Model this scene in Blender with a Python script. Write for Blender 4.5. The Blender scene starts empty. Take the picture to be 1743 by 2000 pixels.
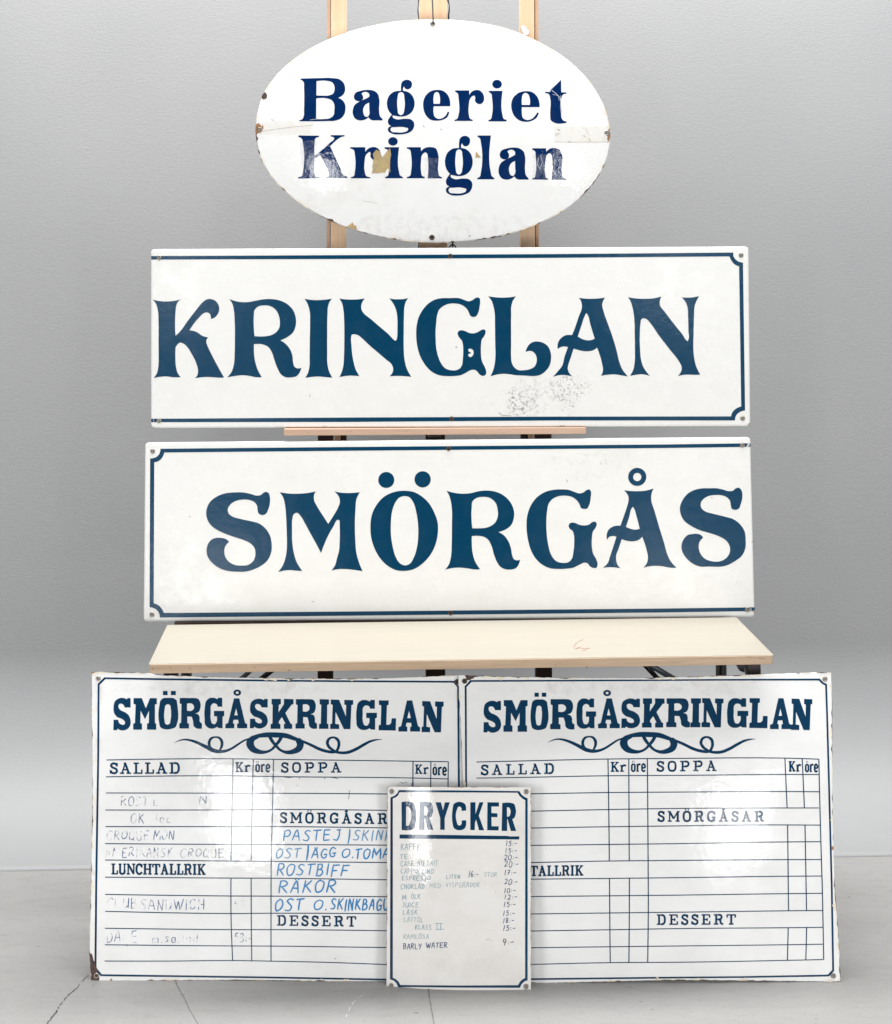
import bpy, math, random
import numpy as np
from mathutils import Vector, Matrix
from mathutils.geometry import delaunay_2d_cdt
random.seed(7)

# ------------------------------------------------------------------ camera, world, lights
F = 3200.0            # focal length in photo pixels (photo 1743 x 2000)
CX, CY = 871.5, 450.0 # principal point: the camera is level, the picture shifted down
HC = 1.475            # camera height (m)
scene = bpy.context.scene
cam_d = bpy.data.cameras.new("camera")
cam = bpy.data.objects.new("camera", cam_d)
scene.collection.objects.link(cam)
cam.location = (0, 0, HC)
cam.rotation_euler = (math.radians(90), 0, 0)
cam_d.sensor_fit = 'HORIZONTAL'
cam_d.sensor_width = 36.0
cam_d.lens = 36.0 * F / 1743.0
cam_d.shift_y = -(1000.0 - CY) / 1743.0
cam_d.shift_x = 0.0
cam_d.clip_start = 0.05
cam_d.clip_end = 100
scene.camera = cam
scene.render.resolution_x = 892
scene.render.resolution_y = 1024

world = bpy.data.worlds.new("World")
scene.world = world
world.use_nodes = True
bgn = world.node_tree.nodes["Background"]
bgn.inputs[0].default_value = (0.93, 0.96, 1.0, 1)
bgn.inputs[1].default_value = 0.07
scene.view_settings.view_transform = 'Standard'
scene.view_settings.look = 'None'
scene.view_settings.exposure = 0.0
scene.view_settings.gamma = 1.0


def softbox(name, loc, target, sx, sy, power, col=(1, 1, 1), spread=180):
    ld = bpy.data.lights.new(name, 'AREA')
    ld.shape = 'RECTANGLE'
    ld.size, ld.size_y = sx, sy
    ld.energy = power
    ld.color = col
    ld.spread = math.radians(spread)
    o = bpy.data.objects.new(name, ld)
    scene.collection.objects.link(o)
    o.location = loc
    o.rotation_euler = (Vector(target) - Vector(loc)).to_track_quat('-Z', 'Y').to_euler()
    return o


softbox("ceiling_softbox", (0.0, 3.68, 3.85), (0, 3.72, 0), 4.4, 0.6, 268, (1.0, 0.995, 0.985))
softbox("front_ceiling_softbox", (0.1, 2.3, 3.2), (0.05, 4.2, 1.9), 3.0, 0.6, 41, (1.0, 0.99, 0.98))
softbox("left_fill_softbox", (-2.15, 1.2, 0.75), (0, 3.5, 0.7), 0.8, 1.2, 33)
softbox("right_fill_softbox", (2.15, 1.2, 0.75), (0, 3.5, 0.7), 0.8, 1.2, 32)
softbox("left_strobe", (-1.15, 0.0, 1.60), (0, 3.6, 1.2), 0.24, 0.32, 4.2)
softbox("right_strobe", (1.22, 0.0, 1.60), (0, 3.6, 1.2), 0.24, 0.32, 3.6)
softbox("low_left_strobe", (-0.93, 0.0, 0.50), (-0.2, 3.4, 0.4), 0.36, 0.46, 7.4)
softbox("low_right_strobe", (1.24, 0.0, 0.50), (0.2, 3.4, 0.4), 0.32, 0.42, 4.4)

COL = scene.collection


def tag(o, label=None, cat=None, group=None, kind=None):
    if label: o['label'] = label
    if cat: o['category'] = cat
    if group: o['group'] = group
    if kind: o['kind'] = kind
    return o


# ------------------------------------------------------------------ materials
def srgb(r, g, b):
    f = lambda c: (c / 255 / 12.92) if c / 255 <= 0.04045 else ((c / 255 + 0.055) / 1.055) ** 2.4
    return (f(r), f(g), f(b), 1)


class NT:
    def __init__(s, name):
        s.m = bpy.data.materials.new(name)
        s.m.use_nodes = True
        s.t = s.m.node_tree
        s.b = s.t.nodes["Principled BSDF"]
        s.c = s.n('ShaderNodeTexCoord').outputs['Object']

    def n(s, kind, **kw):
        nd = s.t.nodes.new(kind)
        for k, v in kw.items():
            setattr(nd, k, v)
        return nd

    def l(s, a, b):
        s.t.links.new(a, b)

    def mapping(s, scale=(1, 1, 1), loc=(0, 0, 0)):
        m = s.n('ShaderNodeMapping')
        m.inputs['Scale'].default_value = scale
        m.inputs['Location'].default_value = loc
        s.l(s.c, m.inputs['Vector'])
        return m.outputs[0]

    def noise(s, scale, detail=4, rough=0.6, vec=None, dist=0.0):
        nd = s.n('ShaderNodeTexNoise')
        nd.inputs['Scale'].default_value = scale
        nd.inputs['Detail'].default_value = detail
        nd.inputs['Roughness'].default_value = rough
        nd.inputs['Distortion'].default_value = dist
        s.l(vec if vec is not None else s.c, nd.inputs['Vector'])
        return nd.outputs['Fac']

    def ramp(s, fac, a, b, ca=0.0, cb=1.0):
        nd = s.n('ShaderNodeMapRange')
        nd.clamp = True
        nd.inputs['From Min'].default_value = a
        nd.inputs['From Max'].default_value = b
        nd.inputs['To Min'].default_value = ca
        nd.inputs['To Max'].default_value = cb
        s.l(fac, nd.inputs['Value'])
        return nd.outputs[0]

    def math(s, op, a, b=None):
        nd = s.n('ShaderNodeMath', operation=op)
        for i, v in enumerate((a, b)):
            if v is None: continue
            if isinstance(v, (int, float)): nd.inputs[i].default_value = v
            else: s.l(v, nd.inputs[i])
        return nd.outputs[0]

    def mix(s, fac, a, b, blend='MIX'):
        nd = s.n('ShaderNodeMix', data_type='RGBA', blend_type=blend)
        if isinstance(fac, (int, float)): nd.inputs[0].default_value = fac
        else: s.l(fac, nd.inputs[0])
        for i, v in ((6, a), (7, b)):
            if isinstance(v, tuple): nd.inputs[i].default_value = v
            else: s.l(v, nd.inputs[i])
        return nd.outputs[2]

    def bump(s, h, strength, dist=0.001, prev=None):
        nd = s.n('ShaderNodeBump')
        nd.inputs['Strength'].default_value = strength
        nd.inputs['Distance'].default_value = dist
        s.l(h, nd.inputs['Height'])
        if prev is not None: s.l(prev, nd.inputs['Normal'])
        s.l(nd.outputs[0], s.b.inputs['Normal'])
        return nd.outputs[0]

    def base(s, c):
        if isinstance(c, tuple): s.b.inputs['Base Color'].default_value = c
        else: s.l(c, s.b.inputs['Base Color'])

    def rough(s, r):
        if isinstance(r, (int, float)): s.b.inputs['Roughness'].default_value = r
        else: s.l(r, s.b.inputs['Roughness'])


def relief(t, wave=0.5, peel=0.25):
    """enamel orange peel, the same over white and blue so reflections run through"""
    n1 = t.noise(34, 4, 0.55)
    b1 = t.bump(n1, wave, 0.0024)
    n2 = t.noise(420, 2, 0.5)
    return t.bump(n2, peel, 0.00035, b1)


def enamel(name, col, wear=(0.75, 0.73, 0.70, 1), grime=0.25, blobs=(), rough=0.13, wave=0.5, peel=0.25, speck=0.7):
    t = NT(name)
    c = col
    # broad uneven dirt film
    dirt = t.ramp(t.noise(7, 6, 0.65, t.mapping((1, 1, 1.6), (3.1, 0, 1.7))), 0.45, 0.8)
    c = t.mix(t.math('MULTIPLY', dirt, grime), c, wear)
    # small grey specks and short marks
    sp = t.ramp(t.noise(130, 3, 0.6, t.mapping((1, 1, 1.3), (9, 2, 5))), 0.73, 0.78)
    gate = t.ramp(t.noise(9, 2, 0.5, t.mapping((1, 1, 1), (1, 2, 8))), 0.5, 0.62)
    c = t.mix(t.math('MULTIPLY', t.math('MULTIPLY', sp, gate), speck), c, (0.32, 0.29, 0.27, 1))
    sep = t.n('ShaderNodeSeparateXYZ')
    t.l(t.c, sep.inputs[0])
    for (u, v, ru, rv, lo, hi, amt, bc, sc) in blobs:
        du = t.math('DIVIDE', t.math('SUBTRACT', sep.outputs[0], u), ru)
        dv = t.math('DIVIDE', t.math('SUBTRACT', sep.outputs[2], v), rv)
        r = t.math('SQRT', t.math('ADD', t.math('MULTIPLY', du, du), t.math('MULTIPLY', dv, dv)))
        wob = t.math('ADD', r, t.ramp(t.noise(28, 4, 0.6), 0.3, 0.7, -0.45, 0.45))
        mask = t.ramp(wob, 1.0, 0.45)
        m2 = t.math('MULTIPLY', mask, t.ramp(t.noise(sc, 6, 0.75), lo, hi))
        c = t.mix(t.math('MULTIPLY', m2, amt), c, bc)
    t.base(c)
    t.rough(t.ramp(t.noise(13, 7, 0.72, t.mapping((1, 1, 1), (0, 4, 2))), 0.42, 0.68, rough * 0.55, rough * 2.6))
    relief(t, wave, peel)
    return t.m


WHITE = (0.80, 0.805, 0.80, 1)


def blue(name, col, wave, peel, rough=0.13):
    t = NT(name)
    v = t.ramp(t.noise(22, 6, 0.7), 0.45, 0.75)
    c = t.mix(t.math('MULTIPLY', v, 0.35), col, (col[0] + 0.02, col[1] + 0.018, col[2] + 0.02, 1))
    sp = t.ramp(t.noise(170, 2, 0.6), 0.74, 0.78)
    c = t.mix(t.math('MULTIPLY', sp, 0.35), c, (0.25, 0.24, 0.22, 1))
    t.base(c)
    t.rough(rough)
    relief(t, wave, peel)
    return t.m


M_BLUE_A = blue("enamel_royal_blue", (0.0, 0.019, 0.092, 1), 0.22, 0.15, 0.06)
M_BLUE_B = blue("enamel_petrol_blue", (0.0, 0.043, 0.098, 1), 0.2, 0.30, 0.20)
M_BLUE_B.node_tree.nodes['Principled BSDF'].inputs['Specular IOR Level'].default_value = 0.26
M_BLUE_C = blue("enamel_navy", (0.003, 0.038, 0.092, 1), 0.16, 0.05, 0.085)


def ink(name, col, lo, hi, sc=150):
    """marker pen, rubbed off in places"""
    t = NT(name)
    n = t.ramp(t.noise(sc, 3, 0.6), lo, hi)
    n2 = t.ramp(t.noise(24, 3, 0.6, t.mapping((1, 1, 1), (5, 5, 5))), lo - 0.02, hi)
    a = t.math('MULTIPLY', t.math('SUBTRACT', 1.0, n), t.math('SUBTRACT', 1.0, n2))
    t.base(col)
    t.l(a, t.b.inputs['Alpha'])
    t.rough(0.25)
    return t.m


M_INK_BLUE = ink("marker_sky_blue", (0.035, 0.22, 0.48, 1), 0.62, 0.95)
M_INK_BLUE2 = ink("marker_pale_blue", (0.12, 0.30, 0.52, 1), 0.55, 0.85)
M_INK_RUB = ink("marker_rubbed_violet", (0.06, 0.10, 0.26, 1), 0.455, 0.61, 75)
M_INK_FAINT = ink("marker_faint_grey", (0.12, 0.15, 0.25, 1), 0.46, 0.62, 75)
M_INK_TEAL = ink("marker_faded_teal", (0.21, 0.35, 0.42, 1), 0.52, 0.85, 90)
M_INK_PALE = ink("marker_pale_teal", (0.38, 0.50, 0.52, 1), 0.52, 0.85, 90)
M_INK_NAVY = ink("marker_navy", (0.020, 0.065, 0.17, 1), 0.62, 0.95)
M_INK_BLACK = ink("marker_black", (0.02, 0.02, 0.022, 1), 0.62, 0.95)


def simple(name, col, rough=0.5, metal=0.0, var=0.0, sc=30, bump=0.0):
    t = NT(name)
    if var:
        n = t.ramp(t.noise(sc, 6, 0.7), 0.35, 0.7)
        t.base(t.mix(n, tuple(c * (1 - var) for c in col[:3]) + (1,), tuple(min(1, c * (1 + var)) for c in col[:3]) + (1,)))
    else:
        t.base(col)
    t.rough(rough)
    t.b.inputs['Metallic'].default_value = metal
    if bump: t.bump(t.noise(sc * 6, 4, 0.6), bump, 0.001)
    return t.m


M_RUST = simple("rusted_bare_steel", (0.075, 0.042, 0.035, 1), 0.7, 0, 0.45, 90, 0.6)
M_RUST2 = simple("orange_rust", (0.30, 0.15, 0.07, 1), 0.8, 0, 0.5, 160, 0.5)
M_OCHRE = simple("ochre_chip", (0.42, 0.29, 0.13, 1), 0.6, 0, 0.3, 120, 0.3)
M_CREAM = simple("yellowed_enamel", (0.76, 0.70, 0.57, 1), 0.35, 0, 0.10, 40)
M_RING = simple("eyelet_metal", (0.33, 0.30, 0.26, 1), 0.38, 0.85, 0.4, 300)
M_RINGD = simple("eyelet_dark", (0.10, 0.075, 0.055, 1), 0.5, 0.5, 0.4, 300)
M_HOLE = simple("hole_grey", (0.22, 0.21, 0.20, 1), 0.8)
M_HOLED = simple("hole_dark", (0.02, 0.018, 0.015, 1), 0.8)
M_BACK = simple("enamel_back_coat", (0.05, 0.055, 0.065, 1), 0.4, 0, 0.3, 20)
M_CHROME = simple("brushed_steel_tube", (0.32, 0.35, 0.38, 1), 0.25, 0.9, 0.15, 40)
M_STRUT = simple("grey_blue_steel", (0.16, 0.19, 0.22, 1), 0.4, 0.4, 0.2, 40)
M_BLACK = simple("black_plastic", (0.012, 0.010, 0.014, 1), 0.4)
M_BROWNLEG = simple("brown_painted_steel", (0.045, 0.033, 0.03, 1), 0.45, 0.2, 0.2, 40)
M_DARKWOOD = simple("dark_stained_wood", (0.050, 0.026, 0.018, 1), 0.6, 0, 0.4, 25)
M_WIRE = simple("dark_wire", (0.03, 0.025, 0.022, 1), 0.6, 0.0, 0.3, 60)
M_PAPER = simple("white_paper", (0.83, 0.84, 0.84, 1), 0.6)


def wood(name, c1, c2, along='x', sc=1.0, rough=0.5, pores=0.25):
    t = NT(name)
    s = {'x': (1.2, 26, 26), 'z': (26, 26, 1.2)}[along]
    v = t.mapping(tuple(k * sc for k in s))
    n = t.noise(3, 6, 0.65, v, 0.4)
    c = t.mix(t.ramp(n, 0.3, 0.72), c1, c2)
    fine = t.noise(1.0, 3, 0.6, t.mapping(tuple(k * sc * 9 for k in s)))
    c = t.mix(t.math('MULTIPLY', t.ramp(fine, 0.5, 0.75), pores), c, tuple(k * 0.62 for k in c1[:3]) + (1,))
    t.base(c)
    t.rough(rough)
    t.bump(fine, 0.15, 0.0006)
    return t.m


M_PINE = wood("beech_wood", (0.72, 0.475, 0.29, 1), (0.79, 0.56, 0.37, 1), 'z', 1, 0.45)
M_PINE_G = wood("beech_wood_groove", (0.50, 0.30, 0.18, 1), (0.60, 0.39, 0.25, 1), 'z', 1, 0.5)
M_LEDGE = wood("planed_pine", (0.50, 0.33, 0.23, 1), (0.63, 0.44, 0.33, 1), 'x', 1, 0.55)
M_TOP = wood("pale_birch_laminate", (0.365, 0.333, 0.272, 1), (0.39, 0.36, 0.302, 1), 'x', 1.1, 0.36, 0.10)
M_EDGE = wood("birch_edge", (0.41, 0.29, 0.19, 1), (0.52, 0.385, 0.265, 1), 'x', 1.4, 0.55, 0.35)


def wall_mat():
    t = NT("grey_roller_paint")
    big = t.ramp(t.noise(1.3, 4, 0.5), 0.3, 0.7)
    c = t.mix(big, (0.298, 0.303, 0.309, 1), (0.325, 0.328, 0.333, 1))
    scuff = t.ramp(t.noise(6, 6, 0.75, t.mapping((1, 1, 2.2))), 0.66, 0.78)
    c = t.mix(t.math('MULTIPLY', scuff, 0.22), c, (0.24, 0.235, 0.23, 1))
    t.base(c)
    t.rough(0.55)
    a = t.noise(210, 3, 0.55, t.mapping((0.5, 1, 1.0)))
    t.bump(a, 0.22, 0.0018)
    return t.m


def floor_mat():
    t = NT("sealed_concrete")
    big = t.ramp(t.noise(2.2, 6, 0.6), 0.3, 0.7)
    c = t.mix(big, (0.295, 0.290, 0.283, 1), (0.335, 0.330, 0.323, 1))
    st = t.ramp(t.noise(3.0, 8, 0.75, t.mapping((5, 16, 1))), 0.50, 0.80)
    c = t.mix(t.math('MULTIPLY', st, 0.42), c, (0.19, 0.182, 0.175, 1))
    li = t.ramp(t.noise(3.0, 8, 0.75, t.mapping((4, 11, 1), (4, 8, 0))), 0.55, 0.8)
    c = t.mix(t.math('MULTIPLY', li, 0.4), c, (0.40, 0.395, 0.388, 1))
    gr = t.ramp(t.noise(160, 4, 0.7), 0.35, 0.65)
    c = t.mix(t.math('MULTIPLY', gr, 0.16), c, (0.19, 0.185, 0.178, 1))
    sp = t.ramp(t.noise(60, 2, 0.5, t.mapping((1, 2.2, 1), (7, 3, 0))), 0.72, 0.75)
    c = t.mix(t.math('MULTIPLY', sp, 0.75), c, (0.10, 0.095, 0.09, 1))
    t.base(c)
    t.rough(t.ramp(st, 0, 1, 0.42, 0.6))
    t.bump(t.noise(90, 5, 0.7), 0.25, 0.0012)
    return t.m


M_WALL, M_FLOOR = wall_mat(), floor_mat()
M_CRACK = simple("crack_dark", (0.075, 0.07, 0.068, 1), 0.9, 0, 0.4, 80)
M_JOINT = simple("joint_filler", (0.20, 0.195, 0.19, 1), 0.8, 0, 0.3, 60)


def tape_mat(name, col, alpha):
    t = NT(name)
    n = t.noise(60, 4, 0.7)
    t.base(t.mix(t.ramp(n, 0.35, 0.7), col, tuple(k * 0.8 for k in col[:3]) + (1,)))
    t.l(t.ramp(n, 0.25, 0.65, alpha + 0.12, alpha - 0.12), t.b.inputs['Alpha'])
    t.rough(0.2)
    t.bump(t.noise(90, 3, 0.6), 0.6, 0.0012)
    return t.m


M_TAPE = tape_mat("amber_tape", (0.50, 0.38, 0.18, 1), 0.82)
M_TAPE_C = tape_mat("cream_tape_residue", (0.83, 0.77, 0.63, 1), 0.20)
M_TAPE_X = tape_mat("clear_tape", (0.5, 0.54, 0.60, 1), 0.13)

# ------------------------------------------------------------------ world mesh helpers


def link(name, me, mat, parent=None):
    o = bpy.data.objects.new(name, me)
    if mat is not None and not me.materials: me.materials.append(mat)
    COL.objects.link(o)
    if parent is not None: o.parent = parent
    return o


def mesh(name, V, Fc, mat, parent=None, smooth=False):
    me = bpy.data.meshes.new(name)
    me.from_pydata([tuple(v) for v in V], [], Fc)
    me.update()
    if smooth:
        me.polygons.foreach_set("use_smooth", [True] * len(me.polygons))
    return link(name, me, mat, parent)


def empty(name, loc, rot=(0, 0, 0)):
    o = bpy.data.objects.new(name, None)
    o.empty_display_size = 0.05
    COL.objects.link(o)
    o.location = loc
    o.rotation_euler = rot
    return o


def W(px, py, d):
    return Vector(((px - CX) * d / F, d, HC - (py - CY) * d / F))


def box_data(p0, p1, bev=0.0015):
    """bevelled box between opposite corners"""
    x0, y0, z0 = (min(p0[i], p1[i]) for i in range(3))
    x1, y1, z1 = (max(p0[i], p1[i]) for i in range(3))
    import bmesh
    bm = bmesh.new()
    bmesh.ops.create_cube(bm, size=1)
    for v in bm.verts:
        v.co = Vector((x0 if v.co.x < 0 else x1, y0 if v.co.y < 0 else y1, z0 if v.co.z < 0 else z1))
    b = min(bev, (x1 - x0) / 3, (y1 - y0) / 3, (z1 - z0) / 3)
    if b > 1e-5: bmesh.ops.bevel(bm, geom=bm.edges[:], offset=b, segments=2, affect='EDGES', profile=0.5)
    return bm


def box(name, p0, p1, mat, parent=None, bev=0.0015, shear=None):
    bm = box_data(p0, p1, bev)
    if shear:
        for v in bm.verts: shear(v.co)
    me = bpy.data.meshes.new(name)
    bm.to_mesh(me)
    bm.free()
    return link(name, me, mat, parent)


def tube(name, pts, r, mat, parent=None, seg=10):
    """round tube along a polyline"""
    pts = [Vector(p) for p in pts]
    rs = r if isinstance(r, (list, tuple)) else [r] * len(pts)
    V, Fc = [], []
    for i, p in enumerate(pts):
        a = pts[max(i - 1, 0)]
        b = pts[min(i + 1, len(pts) - 1)]
        d = (b - a).normalized()
        up = Vector((0, 1, 0)) if abs(d.y) < 0.9 else Vector((1, 0, 0))
        e1 = d.cross(up).normalized()
        e2 = d.cross(e1)
        for k in range(seg):
            t = 2 * math.pi * k / seg
            V.append(p + (e1 * math.cos(t) + e2 * math.sin(t)) * rs[i])
    for i in range(len(pts) - 1):
        for k in range(seg):
            Fc.append((i * seg + k, i * seg + (k + 1) % seg, (i + 1) * seg + (k + 1) % seg, (i + 1) * seg + k))
    Fc.append(tuple(range(seg))[::-1])
    Fc.append(tuple((len(pts) - 1) * seg + k for k in range(seg)))
    return mesh(name, V, Fc, mat, parent, True)


# ------------------------------------------------------------------ curves in photo pixels
def parse(s, crop=None, smooth=True, n=5):
    """'x,y x,y! ...' -> closed loop; '!' marks a corner, the rest run smooth"""
    P = []
    for tk in s.split():
        c = tk.endswith('!')
        x, y = tk.rstrip('!').split(',')
        x, y = float(x), float(y)
        if crop: x, y = crop[0] + x * crop[2], crop[1] + y * crop[2]
        P.append((x, y, c or not smooth))
    return rounded(P, n)


def rounded(P, n=5, closed=True):
    out = []
    N = len(P)
    rng = range(N if closed else N - 1)
    for i in rng:
        p0, p1, p2, p3 = (P[(i + k) % N] if closed else P[min(max(i + k, 0), N - 1)] for k in (-1, 0, 1, 2))
        if p1[2] and p2[2]:
            out.append((p1[0], p1[1]))
            continue
        d = math.dist(p1[:2], p2[:2])
        def tan(a, b, c):
            if b[2]: return None
            da, dc = math.dist(a[:2], b[:2]) + 1e-9, math.dist(b[:2], c[:2]) + 1e-9
            # centripetal-like tangent, scaled to the segment
            tx = ((b[0] - a[0]) / da * dc + (c[0] - b[0]) / dc * da) / (da + dc)
            ty = ((b[1] - a[1]) / da * dc + (c[1] - b[1]) / dc * da) / (da + dc)
            return (tx * d, ty * d)
        m1, m2 = tan(p0, p1, p2), tan(p1, p2, p3)
        ch = (p2[0] - p1[0], p2[1] - p1[1])
        if m1 is None: m1 = (1.5 * ch[0] - 0.5 * m2[0], 1.5 * ch[1] - 0.5 * m2[1])
        if m2 is None: m2 = (1.5 * ch[0] - 0.5 * m1[0], 1.5 * ch[1] - 0.5 * m1[1])
        for k in range(n):
            t = k / n
            h00, h10, h01, h11 = 2*t**3-3*t*t+1, t**3-2*t*t+t, -2*t**3+3*t*t, t**3-t*t
            out.append((h00*p1[0]+h10*m1[0]+h01*p2[0]+h11*m2[0], h00*p1[1]+h10*m1[1]+h01*p2[1]+h11*m2[1]))
    if not closed: out.append(P[-1][:2])
    return out


def circle(cx, cy, rx, ry=None, n=28):
    ry = ry or rx
    return [(cx + rx * math.cos(2 * math.pi * k / n), cy + ry * math.sin(2 * math.pi * k / n)) for k in range(n)]


def bbox(loops):
    xs = [p[0] for L in loops for p in L]
    ys = [p[1] for L in loops for p in L]
    return min(xs), min(ys), max(xs), max(ys)


def fit(loops, x0, y0, x1, y1, ref=None):
    a, b, c, d = ref or bbox(loops)
    return [[(x0 + (p[0] - a) * (x1 - x0) / (c - a), y0 + (p[1] - b) * (y1 - y0) / (d - b)) for p in L] for L in loops]


def jag(loop, amp, seed, step=3.0):
    """resample a loop and roughen it, for chipped edges"""
    rnd = random.Random(seed)
    out = []
    for i in range(len(loop)):
        a, b = loop[i], loop[(i + 1) % len(loop)]
        n = max(1, int(math.dist(a, b) / step))
        for k in range(n):
            t = k / n
            out.append((a[0] + (b[0] - a[0]) * t + rnd.uniform(-amp, amp), a[1] + (b[1] - a[1]) * t + rnd.uniform(-amp, amp)))
    return out


# ------------------------------------------------------------------ signs
class Sign:
    def __init__(s, name, base_px, depth, z0, lean, yaw, hfun, label, cat='sign', group=None):
        x = (base_px - CX) * depth / F
        s.loc = Vector((x, depth, z0))
        s.rot = (-math.radians(lean), 0, yaw)
        s.root = empty(name, s.loc, s.rot)
        tag(s.root, label, cat, group)
        R = Matrix.Rotation(yaw, 3, 'Z') @ Matrix.Rotation(-math.radians(lean), 3, 'X')
        s.Ri = R.transposed()
        s.o = s.Ri @ (Vector((0, 0, HC)) - s.loc)
        s.h = hfun
        s.k = 0

    def uv(s, px, py):
        d = s.Ri @ Vector(((px - CX) / F, 1, -(py - CY) / F))
        h = 0.0
        for _ in range(4):
            t = (-h - s.o.y) / d.y
            u, v = s.o.x + d.x * t, s.o.z + d.z * t
            h = s.h(u, v)
        return u, v

    def nrm(s, u, v):
        e = 0.002
        gx = (s.h(u + e, v) - s.h(u - e, v)) / (2 * e)
        gz = (s.h(u, v + e) - s.h(u, v - e)) / (2 * e)
        # surface y = -h ; outward is -y
        return Vector((-gx, -1, -gz)).normalized()

    def fill(s, loops_px, step):
        loops = []
        for L in loops_px:
            D = []
            for i in range(len(L)):
                a, b = L[i], L[(i + 1) % len(L)]
                m = max(1, int(math.dist(a, b) / 12))
                D += [(a[0] + (b[0] - a[0]) * k / m, a[1] + (b[1] - a[1]) * k / m) for k in range(m)]
            loops.append([s.uv(*p) for p in D])
        return s.fill_uv(loops, step)

    def fill_uv(s, loops, step):
        V, E = [], []
        for L in loops:
            st = len(V)
            V += [Vector(p) for p in L]
            E += [(st + i, st + (i + 1) % len(L)) for i in range(len(L))]
        u0, v0, u1, v1 = bbox(loops)
        segs = np.array([[*L[i], *L[(i + 1) % len(L)]] for L in loops for i in range(len(L))])

        def inside(P):
            P = np.asarray(P)
            if len(P) == 0: return np.zeros(0, bool)
            x, y = P[:, 0][:, None], P[:, 1][:, None]
            ax, ay, bx, by = segs.T
            cond = (ay > y) != (by > y)
            with np.errstate(divide='ignore', invalid='ignore'):
                xi = (bx - ax) * (y - ay) / (by - ay) + ax
            return (np.sum(cond & (x < xi), axis=1) % 2) == 1
        gs = [(a, b) for a in np.arange(math.floor(u0 / step) * step, u1, step) for b in np.arange(math.floor(v0 / step) * step, v1, step)]
        gi = inside(gs)
        V += [Vector((float(g[0]), float(g[1]))) for g, k in zip(gs, gi) if k]
        r = delaunay_2d_cdt(V, E, [], 0, 1e-7)
        pts = [(p[0], p[1]) for p in r[0]]
        tris = [tuple(f) for f in r[2]]
        cen = np.array([[sum(pts[i][0] for i in f) / 3, sum(pts[i][1] for i in f) / 3] for f in tris])
        ok = inside(cen)
        out = []
        for f, k in zip(tris, ok):
            if not k: continue
            a, b, c = (pts[i] for i in f)
            ar = (b[0]-a[0])*(c[1]-a[1]) - (b[1]-a[1])*(c[0]-a[0])
            if abs(ar) < 1e-12: continue
            out.append(f if ar > 0 else f[::-1])
        return pts, out

    def build(s, name, pts, faces, off, mat, parent=None, label=None):
        V = [(u, -(s.h(u, v) + off), v) for u, v in pts]
        me = bpy.data.meshes.new(name)
        me.from_pydata(V, [], faces)
        me.update()
        me.polygons.foreach_set("use_smooth", [True] * len(me.polygons))
        me.normals_split_custom_set_from_vertices([tuple(s.nrm(u, v)) for u, v in pts])
        o = link(name, me, mat, parent or s.root)
        if label: o['label'] = label
        return o

    def shape(s, name, loops, mat, off=0.00025, step=0.02, label=None, parent=None):
        p, f = s.fill(loops, step)
        return s.build(name, p, f, off, mat, parent, label)

    def panel(s, outline, mat, thick=0.012, lip=0.003, step=0.02, back=None, jagged=0):
        if jagged: outline = jag(outline, jagged, 3, 4)
        L = [Vector(s.uv(*p)) for p in outline]
        if sum(L[i].x * L[(i+1) % len(L)].y - L[(i+1) % len(L)].x * L[i].y for i in range(len(L))) < 0: L.reverse()
        N = len(L)
        nr = []
        for i in range(N):
            a, b = L[(i - 1) % N], L[(i + 1) % N]
            j = 1
            while (b - a).length < 1e-6:
                j += 1; b = L[(i + j) % N]
            d = (b - a).normalized()
            nr.append(Vector((d.y, -d.x)))      # outward for ccw
        ins = [tuple(L[i] - nr[i] * lip) for i in range(N)]
        pts, tris = s.fill_uv([ins], step)
        V = [(u, -s.h(u, v), v) for u, v in pts]
        Nn = [s.nrm(u, v) for u, v in pts]
        Fc, LN = list(tris), [Nn[i] for f in tris for i in f]
        rings = []
        prof = [(lip, 0.0, 0), (lip * .62, -lip * .08, .38), (lip * .29, -lip * .29, .75), (lip * .08, -lip * .62, 1.2), (0, -lip, 1.57), (0, -thick, 1.57)]
        for (a, dz, ang) in prof:
            ids = []
            for i in range(N):
                p = L[i] - nr[i] * a
                n = s.nrm(p.x, p.y)
                V.append((p.x, -(s.h(p.x, p.y) + dz), p.y))
                o3 = Vector((nr[i].x, 0, nr[i].y))
                Nn.append((n * math.cos(ang) + o3 * math.sin(ang)).normalized())
                ids.append(len(V) - 1)
            rings.append(ids)
        for a, b in zip(rings[:-1], rings[1:]):
            for i in range(N):
                j = (i + 1) % N
                f = (a[j], a[i], b[i], b[j])
                Fc.append(f)
                LN += [Nn[k] for k in f]
        me = bpy.data.meshes.new('panel')
        me.from_pydata(V, [], Fc)
        me.update()
        me.polygons.foreach_set("use_smooth", [True] * len(me.polygons))
        me.normals_split_custom_set([tuple(n) for n in LN])
        o = link('panel', me, mat, s.root)
        # dark enamelled back
        pts2, tr2 = s.fill_uv([[tuple(L[i] - nr[i] * 0.0004) for i in range(N)]], 0.05)
        me2 = bpy.data.meshes.new('back_coat')
        me2.from_pydata([(u, -(s.h(u, v) - thick * 0.92), v) for u, v in pts2], [], [f[::-1] for f in tr2])
        me2.update()
        link('back_coat', me2, M_BACK, s.root)
        s.outL, s.outN = L, nr
        return o

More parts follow.
